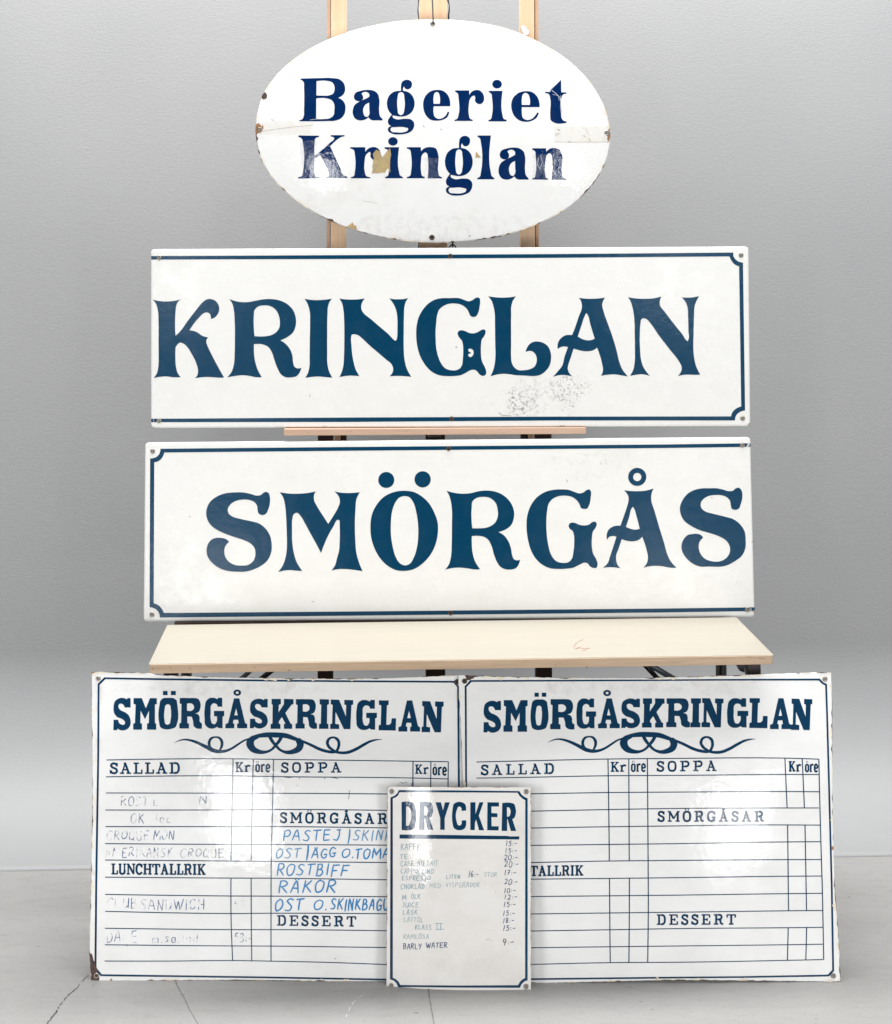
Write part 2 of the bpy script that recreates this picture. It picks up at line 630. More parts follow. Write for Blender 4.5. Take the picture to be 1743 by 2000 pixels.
    def rim_wear(s, name, mat, wmax, cover, seed, off=0.0004, side=0.0012, lo=0.0, sel=None):
        """irregular band of lost enamel along the edge"""
        rnd = random.Random(seed)
        V, Fc = [], []
        L, nr = s.outL, s.outN
        N = len(L)
        # resample
        P = []
        for i in range(N):
            a, b = L[i], L[(i + 1) % N]
            n = max(1, int((b - a).length / 0.003))
            for k in range(n):
                t = k / n
                P.append((a.lerp(b, t), nr[i].lerp(nr[(i + 1) % N], t)))
        M = len(P)
        ph = [rnd.uniform(0, 6.28) for _ in range(5)]
        w = []
        for i in range(M):
            t = i / M * 6.28318
            q = sum(math.sin(t * f + p) for f, p in zip((7, 17, 31, 63, 111), ph)) / 5
            q = (q * 1.6 + 0.5) - (1 - cover)
            r = rnd.random()
            if sel and not sel(P[i][0].x, P[i][0].y): q = -1
            w.append(max(0.0, q) * wmax * (0.4 + 0.9 * r) + lo)
        for i in range(M):
            p, n = P[i]
            a = p + n * 0.0002
            b = p - n * max(w[i], 1e-6)
            V += [(a.x, -(s.h(a.x, a.y) - side), a.y), (a.x, -(s.h(a.x, a.y) + off * .6), a.y), (b.x, -(s.h(b.x, b.y) + off), b.y)]
        for i in range(M):
            j = (i + 1) % M
            if w[i] < 1e-4 and w[j] < 1e-4: continue
            Fc += [(3*i, 3*j, 3*j+1, 3*i+1), (3*i+1, 3*j+1, 3*j+2, 3*i+2)]
        if Fc: mesh(name, V, Fc, mat, s.root)

    # ---- pen and brush strokes given in photo pixels; each stroke lies 12 um above the one before
    def strokes(s, name, items, mat, off=0.00028, label=None, parent=None):
        if name in ('mark', 'scratch') and len(items) > 1:
            for q, it in enumerate(items): s.strokes(name, [it], mat, off + 0.000012 * q, label, parent)
            return
        """items: list of (points[(x,y)], widths, cap)"""
        pts, faces, offs = [], [], []
        for q, (P, wd, cap) in enumerate(items):
            if len(P) < 2: continue
            o = off + 0.000012 * (q % 40)
            n = len(P)
            st = len(pts)
            for i, p in enumerate(P):
                a, b = P[max(i - 1, 0)], P[min(i + 1, n - 1)]
                dx, dy = b[0] - a[0], b[1] - a[1]
                l = math.hypot(dx, dy) + 1e-9
                nx, ny = -dy / l, dx / l
                w = (wd[i] if isinstance(wd, (list, tuple)) else wd) / 2
                ex, ey = 0, 0
                if cap == 'sq':
                    if i == 0: ex, ey = -dx / l * w * .0, -dy / l * w * .0
                for sg in (-1, 1):
                    pts.append(s.uv(p[0] + ex + nx * w * sg, p[1] + ey + ny * w * sg))
                    offs.append(o)
            for i in range(n - 1):
                faces.append((st + 2*i, st + 2*i + 1, st + 2*i + 3, st + 2*i + 2))
            if cap == 'round':
                for end in (0, n - 1):
                    w = (wd[end] if isinstance(wd, (list, tuple)) else wd) / 2
                    a, b = (P[1], P[0]) if end == 0 else (P[-2], P[-1])
                    an = math.atan2(b[1] - a[1], b[0] - a[0])
                    ids = [len(pts) + k for k in range(5)]
                    for k in range(5):
                        t = an - math.pi / 2 + math.pi * k / 4
                        pts.append(s.uv(b[0] + math.cos(t) * w, b[1] + math.sin(t) * w))
                        offs.append(o)
                    faces.append(tuple(ids))
        V = [(u, -(s.h(u, v) + o), v) for (u, v), o in zip(pts, offs)]
        me = bpy.data.meshes.new(name)
        # make every face look outward (-y)
        good = []
        for f in faces:
            a = 0
            for i in range(len(f)):
                p, q = pts[f[i]], pts[f[(i + 1) % len(f)]]
                a += p[0] * q[1] - q[0] * p[1]
            good.append(f if a > 0 else f[::-1])
        me.from_pydata(V, [], good)
        me.update()
        me.polygons.foreach_set("use_smooth", [True] * len(me.polygons))
        me.normals_split_custom_set_from_vertices([tuple(s.nrm(u, v)) for u, v in pts])
        ob = link(name, me, mat, parent or s.root)
        if label: ob['label'] = label
        return ob

    def eyelet(s, px, py, r=4.6, dark=False, bent=0.0):
        u, v = s.uv(px, py)
        sc = s.loc.y / F
        R = r * sc
        h = s.h(u, v)
        n = 20
        prof = [(R, 0.0001), (R * 0.96, 0.0010), (R * 0.78, 0.0016), (R * 0.60, 0.0011), (R * 0.55, 0.0002)]
        V, Fc = [], []
        for (rr, z) in prof:
            for k in range(n):
                t = 2 * math.pi * k / n
                V.append((u + rr * math.cos(t), -(h + z + 0.0004 + bent * math.cos(t) * R), v + rr * math.sin(t)))
        for a in range(len(prof) - 1):
            for k in range(n):
                Fc.append((a*n + k, a*n + (k+1) % n, (a+1)*n + (k+1) % n, (a+1)*n + k))
        o = mesh('eyelet', V, Fc, M_RINGD if dark else M_RING, s.root, True)
        V = [(u + R*.58*math.cos(2*math.pi*k/n), -(h + 0.00062), v + R*.58*math.sin(2*math.pi*k/n)) for k in range(n)]
        mesh('hole', V, [tuple(range(n))], M_HOLED if dark else M_HOLE, o)
        return o


C1, C2, C3, C4 = (480, 0, .21802), (830, 0, .21802), (480, 220, .21802), (830, 220, .21802)
C5, C6, C7, C8 = (280, 470, .22949), (580, 560, .14917), (790, 560, .18359), (1080, 470, .22949)
C9, C10, C11, C12 = (270, 850, .22949), (660, 880, .20654), (1000, 880, .20654), (1300, 840, .2)
C13, C14, C15, C16 = (160, 1200, .22949), (530, 1200, .22949), (880, 1200, .22949), (1260, 1200, .22949)
C17, C18 = (740, 1520, .18359), (740, 1720, .18359)

# ------------------------------------------------------------------ setting: floor, cove wall
SEAM_D, SEAM_Y = 3.813, 0.0438    # distance of the cove's foot, and its yaw
def wl(x, d, z):                  # wall-aligned coordinates
    return Vector((x * math.cos(SEAM_Y) - d * math.sin(SEAM_Y), SEAM_D + x * math.sin(SEAM_Y) + d * math.cos(SEAM_Y), z))

fl = mesh("floor", [(-6, -4, 0), (6, -4, 0), (6, 5.4, 0), (-6, 5.4, 0)], [(0, 1, 2, 3)], M_FLOOR)
tag(fl, "scuffed pale grey concrete floor with cracks and a filled joint", kind='structure')
RC = 0.40
prof = [(0.0, 0.0001), (0.001, 0.0045)]
for k in range(1, 25):
    a = math.radians(90 * k / 24)
    prof.append((RC * math.sin(a), 0.0045 + RC * (1 - math.cos(a))))
prof += [(RC, 1.0), (RC, 2.0), (RC, 4.2)]
V, Fc = [], []
XS = [-6 + i for i in range(13)]
for x in XS:
    for (d, z) in prof: V.append(wl(x, d, z))
n = len(prof)
for i in range(len(XS) - 1):
    for k in range(n - 1):
        Fc.append((i*n + k, (i+1)*n + k, (i+1)*n + k + 1, i*n + k + 1))
wall = mesh("wall", V, Fc, M_WALL, None, True)
tag(wall, "grey painted studio wall curving down into the floor", kind='structure')


def on_floor(px, py):
    d = HC * F / (py - CY)
    return ((px - CX) * d / F, d)


def floor_line(name, pts, widths, mat, seed, jit=1.0, label=None, gaps=0.0):
    rnd = random.Random(seed)
    P = []
    for i in range(len(pts) - 1):
        (a, b), (c, d) = pts[i], pts[i + 1]
        m = max(2, int(math.hypot(c - a, d - b) / 3))
        for k in range(m):
            t = k / m
            P.append((a + (c - a) * t, b + (d - b) * t, widths[i] + (widths[i + 1] - widths[i]) * t))
    P.append((*pts[-1], widths[-1]))
    V, Fc = [], []
    for i, (x, y, w) in enumerate(P):
        j = rnd.uniform(-jit, jit)
        wl_, wr = w * rnd.uniform(.4, 1.0), w * rnd.uniform(.4, 1.0)
        for q in (-wl_, wr):
            X, Y = on_floor(x + j + q, y)
            V.append((X, Y, 0.0008))
    for i in range(len(P) - 1):
        if rnd.random() < gaps: continue
        Fc.append((2*i, 2*i + 1, 2*i + 3, 2*i + 2))
    o = mesh(name, V, Fc, mat, fl)
    if label: o['label'] = label


floor_line('crack', [(172, 1906), (160, 1918), (150, 1930), (135, 1944), (118, 1962), (108, 1980), (98, 1993), (80, 2016)],
           [.6, 1.5, 1.0, 1.8, 1.1, 2.6, 1.7, 1.2], M_CRACK, 5, 1.2, "wide broken crack", 0.3)
floor_line('crack', [(340, 1912), (346, 1924), (352, 1936), (362, 1955), (372, 1976), (388, 2002), (396, 2020)],
           [.5, .8, .5, .6, .5, .6, .5], M_CRACK, 8, .6, "hairline crack")
floor_line('joint', [(833, 1900), (837, 1936), (843, 1972), (849, 2004), (852, 2025)], [1.3, 1.6, 1.7, 1.9, 1.9], M_JOINT, 9, .15, "straight filled joint")
for pts, sd in (([(1190, 1951), (1240, 1950), (1372, 1945.5)], 21), ([(1196, 1985), (1212, 1983)], 22), ([(1560, 1985), (1566, 1982)], 23),
                ([(1656, 1754), (1661, 1752)], 24), ([(1660, 1800), (1665, 1799)], 25), ([(66, 1604), (80, 1600)], 26)):
    floor_line('scuff', [(p[0], p[1]) for p in pts], [1.2] * len(pts), M_CRACK, sd, 1.2, None, 0.45) if pts[0][1] > 1720 else None
for pts, sd in (([(676, 1988), (684, 1968), (696, 1952), (710, 1944)], 31),):
    floor_line('scratch', pts, [.7] * len(pts), M_PAPER, sd, .5, "pale curved scratch", 0.4)

# ------------------------------------------------------------------ folding table
TL, TR = W(290, 1297, 3.174), W(1512, 1279, 3.2425)
TY = math.atan2(TR.y - TL.y, TR.x - TL.x)
TW = math.hypot(TR.x - TL.x, TR.y - TL.y)
ZT = 0.635
table = empty("folding_table", ((TL.x + TR.x) / 2, (TL.y + TR.y) / 2, 0), (0, 0, TY))
tag(table, "folding table with pale birch top and steel legs under the middle sign", "table")
TD, TT = 0.316, 0.0185
hw = TW / 2
top = box('table_top', (-hw, 0.0015, ZT - TT + 0.0006), (hw, TD, ZT), M_TOP, table, 0.0015)
box('edge_band', (-hw + 0.003, -0.0015, ZT - TT), (hw - 0.003, 0.0014, ZT - 0.0014), M_EDGE, table, 0.0006)
def t_local(px, py, d):
    p = W(px, py, d)
    dx, dy = p.x - table.location.x, p.y - table.location.y
    return Vector((dx * math.cos(TY) + dy * math.sin(TY), -dx * math.sin(TY) + dy * math.cos(TY), p.z))
# brown legs near the ends, round tubes and folding struts further in
ZU = ZT - TT - 0.0005
for sx, pleg, ptube, inn in ((-1, 338, 364, 1), (1, 1468, 1409, -1)):
    c = t_local(pleg, 1315, 3.375)
    y0, xc = c.y, c.x
    def lean_leg(co, sx=sx):
        co.x += sx * (ZT - co.z) * 0.05
    box('leg', (xc - 0.0145, y0 - 0.012, 0.0), (xc + 0.0145, y0 + 0.012, ZU), M_BROWNLEG, table, 0.003, lean_leg)
    pts = [(xc + inn * 0.0155, ZU), (xc + inn * 0.040, ZU), (xc + inn * 0.036, ZU - 0.026), (xc + inn * 0.026, ZU - 0.046), (xc + inn * 0.0155, ZU - 0.050)]
    V = [(a_, y, b_) for y in (y0 - 0.008, y0 + 0.008) for a_, b_ in pts]
    m = len(pts)
    mesh('bracket', V, [tuple(range(m)), tuple(range(2*m - 1, m - 1, -1))] + [(i, i + m, (i + 1) % m + m, (i + 1) % m) for i in range(m)], M_BLACK, table)
    for k, (dx, rr, mt_) in enumerate(((-6, .0048, M_CHROME), (5.5, .0058, M_CHROME))):
        p = t_local(ptube + dx, 1315, 3.44)
        tube('leg', [(p.x, p.y, ZU), (p.x, p.y, 0.0)], rr, mt_, table, 16)
    p = t_local(ptube, 1315, 3.455)
    box('web', (p.x - 0.006, p.y - 0.002, 0.03), (p.x + 0.006, p.y + 0.002, ZU), M_BLACK, table, 0.0005)
for nm, a_, b_, rr, mt_ in (('strut', (1214, 1250), (1310, 1352), .0052, M_BLACK), ('strut', (1186, 1250), (1361, 1352), .0062, M_STRUT), ('strut', (556, 1250), (443, 1352), .0050, M_STRUT), ('strut', (607, 1250), (465, 1362), .0055, M_BLACK)):
    p, q = t_local(*a_, 3.44), t_local(*b_, 3.44)
    p = q + (p - q) * min(1.0, (ZU - 0.004 - q.z) / (p.z - q.z))
    tube(nm, [p, q], rr, mt_, table, 10)
tube('stretcher', [(-hw + 0.03, 0.27, 0.05), (hw - 0.03, 0.27, 0.05)], 0.010, M_CHROME, table, 12)

# pen mark and knocks on the top
def on_top(px, py, z=ZT):
    d = (HC - z) * F / (py - CY)
    p = Vector(((px - CX) * d / F, d))
    dx, dy = p.x - table.location.x, p.y - table.location.y
    return (dx * math.cos(TY) + dy * math.sin(TY), -dx * math.sin(TY) + dy * math.cos(TY))
M_RED = ink("faded_red_pencil", (0.34, 0.06, 0.03, 1), 0.55, 0.8, 300)
rnd = random.Random(3)
V, Fc = [], []
for q, (line, w) in enumerate((([(1140, 1249.5), (1131, 1253), (1124, 1259), (1121, 1264)], .9), ([(1121, 1262), (1124, 1267), (1132, 1265.5), (1140, 1267), (1153, 1267)], 1.3), ([(1134, 1268), (1139, 1271.5), (1146, 1268)], .7), ([(1118, 1262), (1120, 1266), (1124, 1268)], .6))):
    L = rounded([(a, b, False) for a, b in line], 6, False)
    st = len(V)
    for (a, b) in L:
        ww = w * rnd.uniform(.3, 1)
        for sg in (-1, 1):
            x, y = on_top(a + ww * sg * .4, b + ww * sg * .5)
            V.append((x, y, ZT + 0.0003 + q * 0.00002))
    for i in range(len(L) - 1): Fc.append((st + 2*i, st + 2*i + 1, st + 2*i + 3, st + 2*i + 2))
mesh('pen_mark', V, Fc, M_RED, top)

# nicks in the front edges
M_NICK = simple("nick_dark", (0.13, 0.08, 0.05, 1), 0.8)
def nick(parent, x, y, z, w, h, rot):
    V = []
    for k in range(7):
        t = 2 * math.pi * k / 7
        a_, b_ = math.cos(t) * w * rnd.uniform(.6, 1), math.sin(t) * h * rnd.uniform(.6, 1)
        V.append((x + a_ * math.cos(rot) - b_ * math.sin(rot), y, z + a_ * math.sin(rot) + b_ * math.cos(rot)))
    mesh('nick', V, [tuple(range(7))], M_NICK, parent)
for px, py, w, h, ro in ((333, 1303, 2.2, .8, -.5), (371, 1305.5, 1.2, 2.0, .6), (498, 1303, 2.0, .7, .4), (298, 1306, 2.4, .8, -.8), (565, 1308.5, 4.5, .9, -.15), (555, 1306, .8, .8, 0), (591, 1297.5, .8, .8, 0),
                         (1083, 1301, 1.4, .6, .4), (1146, 1303, 2.0, 1.4, .1), (1086, 1297, 2.4, .5, .3), (1490, 1286, 12, .35, -.08), (1465, 1283, 8, .35, -.25)):
    p = t_local(px, py, 3.174 + (px - 290) / 1222 * 0.0685)
    nick(table, p.x, -0.0018, p.z, w * 0.001, h * 0.001, ro)
# ------------------------------------------------------------------ easel
EY = 0.031
easel = empty("easel", (W(848, 0, 3.66).x, 3.66, 0), (0, 0, EY))
tag(easel, "tall wooden easel with pale posts and dark stained legs behind the signs", "easel")
def ez(co):  # lean back
    co.y += (co.z - 0.72) * 0.028
def ebox(name, px0, px1, py0, py1, y0, y1, mat, bev=0.002, label=None):
    d = 3.66 + y0
    a, b = W(px0, py0, d), W(px1, py1, d)
    cx = easel.location.x
    o = box(name, (a.x - cx, y0, b.z), (b.x - cx, y1, a.z), mat, easel, bev, ez)
    if label: o['label'] = label
    return o
ebox('post', 646.5, 676, -60, 838, 0.0, 0.030, M_PINE)
ebox('post', 1018.5, 1047, -60, 838, 0.0, 0.030, M_PINE)
ebox('guide_strip', 638, 645, -60, 845, 0.004, 0.026, M_PINE_G)
ebox('guide_strip', 1048.5, 1055.5, -60, 845, 0.004, 0.026, M_PINE_G)
ebox('mast', 820, 875, -60, 843, 0.006, 0.034, M_PINE)
def zfoot(px0, px1, pyt, y0, y1, mat, name='leg'):
    d = 3.66 + y0
    cx = easel.location.x
    a, b = W(px0, pyt, d), W(px1, pyt, d)
    return box(name, (a.x - cx, y0, 0.0), (b.x - cx, y1, a.z), mat, easel, 0.002, ez)
zfoot(622, 652, 700, 0.034, 0.066, M_DARKWOOD)
zfoot(1048, 1080, 700, 0.034, 0.066, M_DARKWOOD)
ebox('spacer_block', 666.5, 678, 700, 900, 0.036, 0.060, M_DARKWOOD)
ebox('spacer_block', 1020, 1033.5, 700, 900, 0.036, 0.060, M_DARKWOOD)
ebox('inner_rail', 654, 666, 700, 920, 0.031, 0.058, M_PINE)
ebox('inner_rail', 1034, 1045, 700, 920, 0.031, 0.058, M_PINE)
zfoot(833, 871, 760, 0.042, 0.075, M_DARKWOOD, 'centre_leg')
ebox('latch', 838, 862, 850, 856, 0.030, 0.041, M_CHROME, 0.0008)
box('foot_bar', (-0.30, 0.0, 0.0), (0.30, 0.03, 0.05), M_DARKWOOD, easel, 0.004)
tube('rear_leg', [(0, 0.10, 1.6), (0, 0.17, 0.012)], 0.012, M_DARKWOOD, easel, 8)
# ledge that carries the upper long sign
LD = 3.578
a, b = W(555, 836.2, LD), W(1146, 849.2, LD)
ledge = box('ledge', (a.x - easel.location.x, LD - 3.66, b.z), (b.x - easel.location.x, 0.012, a.z), M_LEDGE, easel, 0.0015)
ledge.rotation_euler = (0, math.radians(-0.12), 0)
z2 = W(878, 1211.2, 3.552).z
box('lower_ledge', (-0.563, -0.112, z2 - 0.022), (0.632, 0.03, z2 - 0.0008), M_DARKWOOD, easel, 0.001)
for px, py in ((603, 842.5), (686, 841), (793, 841.5), (978, 840)):
    p = W(px, py, LD)
    nick(ledge, p.x - easel.location.x, LD - 3.66 - 0.0004, p.z, 0.0011, 0.0009, 0.3)
# scrap of white paper stuck to the right post
scr = [(1018.5, 49), (1024, 47.5), (1030, 51), (1035, 59), (1036, 63), (1032, 66.5), (1024, 67), (1021, 58)]
V = []
for off in (0.0, 0.0006):
    for (x, y) in scr:
        p = W(x, y, 3.66 + 0.03)
        V.append((p.x - easel.location.x, (p.z - .72) * 0.028 - 0.0035 - off + (0.002 if x > 1030 else 0), p.z))
m = len(scr)
mesh('paper_scrap', V, [tuple(range(m))[::-1], tuple(range(m, 2*m))] + [(i, (i+1) % m, (i+1) % m + m, i + m) for i in range(m)], M_PAPER, easel)

# ------------------------------------------------------------------ oval sign
def dome(u, v):
    return 0.0275 - 0.160 * (u - 0.013) ** 2 - 0.24 * (v - 0.25) ** 2 + 0.0006 * math.sin(9 * u + 2) * math.cos(11 * v)
M_W_OVAL = enamel("enamel_white_oval", WHITE, (0.70, 0.665, 0.60, 1), 0.30,
                  [(0.0, 0.015, 0.26, 0.06, 0.45, 0.75, 0.5, (0.50, 0.48, 0.46, 1), 60), (-0.2, 0.10, .2, .08, .45, .75, .35, (0.6, .57, .5, 1), 20)], 0.06, 0.22, 0.15)
ov = Sign("oval_sign", 846, 3.655, W(846, 473, 3.655).z, 1.4, 0.0, dome, "domed oval white enamel sign with two rows of blue letters, topmost on the easel")
t = [(500, 262), (502, 225), (513, 187), (537, 150), (580, 111), (640, 77), (700, 56), (770, 42), (845, 37.5), (915, 41), (985, 54), (1050, 80), (1110, 117), (1155, 163), (1182, 212), (1192, 258),
     (1187, 305), (1163, 353), (1122, 396), (1062, 432), (990, 458), (920, 470), (845, 474), (770, 467), (690, 448), (635, 426), (580, 392), (535, 350), (508, 305)]
ol = rounded([(x, y, False) for x, y in t], 8)
ov.panel(ol, M_W_OVAL, 0.014, 0.0035, 0.016)
ov.rim_wear('rust_edge', M_RUST, 0.0035, 0.34, 4, sel=lambda u, v: v < 0.27)
ov.rim_wear('yellowed_edge', M_CREAM, 0.006, 0.55, 6, off=0.0002, side=0.0005)

g_loops = [parse("1392,812! 1392,770 1400,735 1425,716 1460,714 1488,735 1490,765 1475,790 1445,798 1425,785 1420,772! 1412,785 1412,812! 1450,820 1490,850 1512,900 1512,950 1490,1000 1440,1035 1390,1043 1350,1038 1318,1032! 1318,1048 1345,1065 1430,1062 1480,1068 1508,1095 1510,1130 1490,1170 1440,1195 1380,1203 1310,1195 1280,1175 1275,1150 1290,1133 1306,1128! 1280,1110 1275,1080 1290,1050 1311,1025! 1285,995 1268,950 1268,900 1290,850 1330,820"),
           parse("1392,823 1415,835 1422,870 1422,980 1410,1020 1392,1030 1370,1018 1362,980 1362,870 1370,835"),
           parse("1298,1158 1306,1142 1340,1138 1430,1140 1457,1150 1450,1170 1420,1182 1350,1184 1310,1178")]
a_loops = [parse("1030,812 1090,803 1150,812 1185,840 1197,880 1197,1000 1205,1040 1228,1065! 1228,1077! 1140,1077! 1118,1068 1102,1050! 1070,1070 1020,1077 985,1063 962,1025 960,985 980,935 1020,908 1080,880 1107,865! 1107,840 1085,823 1055,825 1040,835 1050,855 1052,885 1030,903 1000,903 975,885 970,860 985,830"),
           parse("1107,918! 1075,935 1056,965 1055,1010 1070,1040 1090,1045 1107,1025 1108,970")]
def cropmap(loops, c, sx=1, ox=0, sy=1, oy=0, y0=0):
    return [[(c[0] + (x * sx + ox) * c[2], c[1] + ((y - y0) * sy + oy) * c[2]) for x, y in L] for L in loops]
oval_letters = [
    ('B', [parse("493,702! 560,700 650,698 780,698 840,708 880,745 892,790 885,830 865,855 828,875! 865,893 890,930 895,975 885,1020 855,1058 800,1080 730,1083 480,1085! 482,1075! 505,1068 520,1040 523,980 523,780 520,735 505,718 491,712!", C1),
           parse("636,724! 740,724 775,735 795,770 797,800 785,835 750,852 690,855 634,853!", C1),
           parse("633,880! 730,880 770,895 793,930 795,985 788,1030 760,1055 700,1065 632,1066!", C1)]),
    ('a', cropmap(a_loops, C1)),
    ('g', cropmap(g_loops, C1)),
    ('e', [parse("110,803 170,815 210,855 226,900 228,950! 80,950! 78,1000 90,1045 125,1063 160,1055 190,1030 205,998! 220,1003! 200,1050 160,1072 105,1080 50,1070 10,1030 -12,970 -13,910 5,860 45,820", C2),
           parse("80,928! 80,860 90,830 108,822 125,832 134,860 135,928!", C2)]),
    ('r', [parse("272,808! 398,808! 400,850! 420,820 450,806 490,808 520,835 532,875 525,910 500,930 470,925 450,900 452,870 445,855 420,865 403,890 396,930 396,1030 405,1060 430,1072! 430,1082! 266,1082! 266,1072! 290,1062 302,1030 302,870 298,840 272,820!", C2)]),
    ('i', [parse("574,812! 697,812! 697,1030 707,1062 733,1072! 733,1086! 570,1086! 570,1075! 592,1065 602,1030 602,870 598,842 574,824!", C2), cropmap([circle(648, 752, 43, 39)], C2)[0]]),
    ('e', [parse("900,815 960,822 1005,860 1025,905 1030,958! 870,958! 870,1010 880,1055 915,1073 955,1065 985,1040 1008,1005! 1022,1010! 1000,1055 960,1080 905,1090 850,1078 805,1040 780,985 775,930 795,870 840,830", C2),
           parse("870,938! 870,880 878,845 900,830 925,840 940,875 942,938!", C2)]),
    ('t', [parse("1222,712! 1224,825! 1270,826! 1270,838! 1240,845 1227,870 1225,1000 1228,1060 1245,1080 1270,1085! 1270,1099! 1160,1097 1130,1075 1125,1040 1123,870 1115,845 1078,832! 1078,820! 1123,822! 1130,800 1180,755", C2)]),
    ('K', [parse("472,203! 658,205! 658,215! 625,230 618,270 618,385! 700,320 760,265 790,240 795,228 762,212! 762,200! 886,200! 886,210! 850,220 820,240 757,300! 790,370 850,500 875,555 912,573! 912,585! 720,583! 720,572! 745,565 745,545 720,480 670,380! 618,410! 618,530 625,565 662,577! 662,588! 472,588! 472,577! 505,565 513,530 513,270 505,235 472,215!", C3)]),
    ('r', [parse("937,308! 1072,308! 1073,350! 1100,320 1130,308 1170,310 1200,335 1210,375 1200,405 1170,425 1135,415 1118,390 1120,365 1115,350 1095,360 1075,385 1068,420 1068,530 1080,565 1117,577! 1117,587! 943,587! 943,577! 970,565 978,530 978,370 970,335 937,320!", C3)]),
    ('i', [parse("1245,308! 1375,308! 1375,530 1385,562 1408,574! 1408,587! 1250,587! 1250,575! 1275,562 1283,530 1283,370 1275,335 1245,320!", C3), cropmap([circle(1320, 256, 43, 38)], C3)[0]]),
    ('n', [parse("1445,308! 1570,308! 1572,345! 1600,318 1655,307 1705,320 1723,360 1727,540 1735,565 1760,577! 1760,588! 1633,588! 1633,400 1628,368 1615,355 1595,362 1578,385 1573,420 1573,530 1580,562 1605,575! 1605,587! 1445,587! 1445,575! 1475,562 1482,530 1482,370 1475,335 1445,320!", C3)]),
    ('g', cropmap(g_loops, C4, 1, -1085, 1.093, 313, 810)),
    ('l', [parse("473,203! 593,203! 593,540 600,565 623,583! 623,596! 470,596! 470,585! 495,570 502,540 502,260 495,230 473,215!", C4)]),
    ('a', cropmap(a_loops, C4, 1, -298, 1.05, 311, 803)),
    ('n', [parse("963,318! 1087,318! 1089,350! 1120,322 1165,316 1210,335 1230,375 1228,540 1235,575 1270,595! 1270,602! 1138,600! 1140,400 1135,375 1120,362 1100,370 1088,390 1082,430 1080,560 1085,580 1107,588! 1107,600! 963,597! 963,587! 985,580 993,550 993,380 988,345 963,330!", C4)]),
]
for ch, L in oval_letters:
    ov.shape('letter', L, M_BLUE_A, label="blue letter " + ch)
for x, y, dk, rr in ((845.5, 46, False, 5), (844, 463.5, True, 5.4), (508, 252.5, False, 4.8), (1186, 259, False, 5)):
    ov.eyelet(x, y, rr, dk)
P = lambda *a: [tuple(a[i:i + 2]) for i in range(0, len(a), 2)]
ov.shape('rust_chip', [jag(P(513, 184, 518, 179, 522, 186, 521, 192, 514, 194, 511, 191), .5, 1, 2)], M_RUST, 0.0007)
ov.shape('rust_chip', [jag(P(499, 243, 505, 240, 511, 246, 514, 241, 515, 250, 511, 257, 504, 259, 502, 262, 499, 262), 1.0, 2, 2)], M_RUST2, 0.0005)
ov.shape('rust_chip', [jag(P(677, 441.5, 684, 439, 688, 434, 692, 440, 696, 441, 697, 449, 688, 446), .5, 3, 2)], M_OCHRE, 0.0006)
ov.shape('rust_chip', [jag(P(958, 464, 965, 461, 970, 461, 966, 465, 960, 466), .3, 4, 2)], M_RUST, 0.0006)
ov.shape('rust_chip', [jag(P(1186, 254, 1191, 250, 1192, 262, 1190, 276, 1186, 270, 1188, 262), .8, 5, 2)], M_RUST2, 0.0005)
ov.shape('tape_residue', [jag(P(507, 238, 560, 236, 612, 240, 607, 262, 560, 263, 507, 262), .5, 6, 5)], M_TAPE_C, 0.0003)
ov.shape('tape_residue', [jag(P(1083, 247, 1190, 246, 1191, 278, 1083, 277), .6, 7, 5)], M_TAPE_C, 0.0003)
ov.shape('tape', [jag(P(729, 313, 741, 298, 748, 306, 762, 288, 764, 300, 762, 320, 763, 338, 758, 328, 752, 337, 727, 339, 728, 326), .5, 8, 3)], M_TAPE, 0.0009)
ov.shape('tape', [jag(P(729, 300, 735, 292, 743, 296, 742, 306, 736, 312, 730, 308), .3, 18, 3)], M_TAPE, 0.0010)
ov.shape('tape', [P(930, 295.5, 940, 307.5, 929, 308)], M_TAPE, 0.0009)
ov.shape('tape', [jag(P(1040, 302, 1066, 301, 1068, 350, 1041, 350), .4, 9, 5)], M_TAPE_X, 0.0008)
ov.shape('tape', [jag(P(826, 308, 857, 308, 857, 348, 828, 348), .4, 10, 5)], M_TAPE_X, 0.0008)
ov.shape('tape', [jag(P(586, 276, 618, 272, 620, 330, 590, 334), .4, 11, 5)], M_TAPE_X, 0.0008)
marks = [([(1090, 252), (1093, 254)], 1.6, 'round'), ([(1086, 262), (1094, 260), (1087, 264)], .8, 'round'), ([(1140, 264), (1144, 267)], .9, 'round'), ([(1150, 270), (1154, 276)], .8, 'round'),
         ([(860, 251), (864, 254)], 1.0, 'round'), ([(512, 256), (560, 249), (612, 244)], .5, 'round'), ([(530, 233), (535, 235)], .8, 'round'), ([(1083, 277), (1120, 277.5), (1190, 277)], .5, 'round'),
         ([(827, 245), (829, 248)], 1.2, 'round'), ([(710, 392), (722, 394), (737, 397)], .5, 'round'), ([(917, 460), (919, 461)], 2.0, 'round'), ([(1110, 275), (1117, 278)], .7, 'round'), ([(1144, 250), (1150, 262)], .4, 'round')]
M_SCR = simple("dirt_mark", (0.30, 0.27, 0.23, 1), 0.7)
ov.strokes('mark', marks, M_SCR, 0.0006)
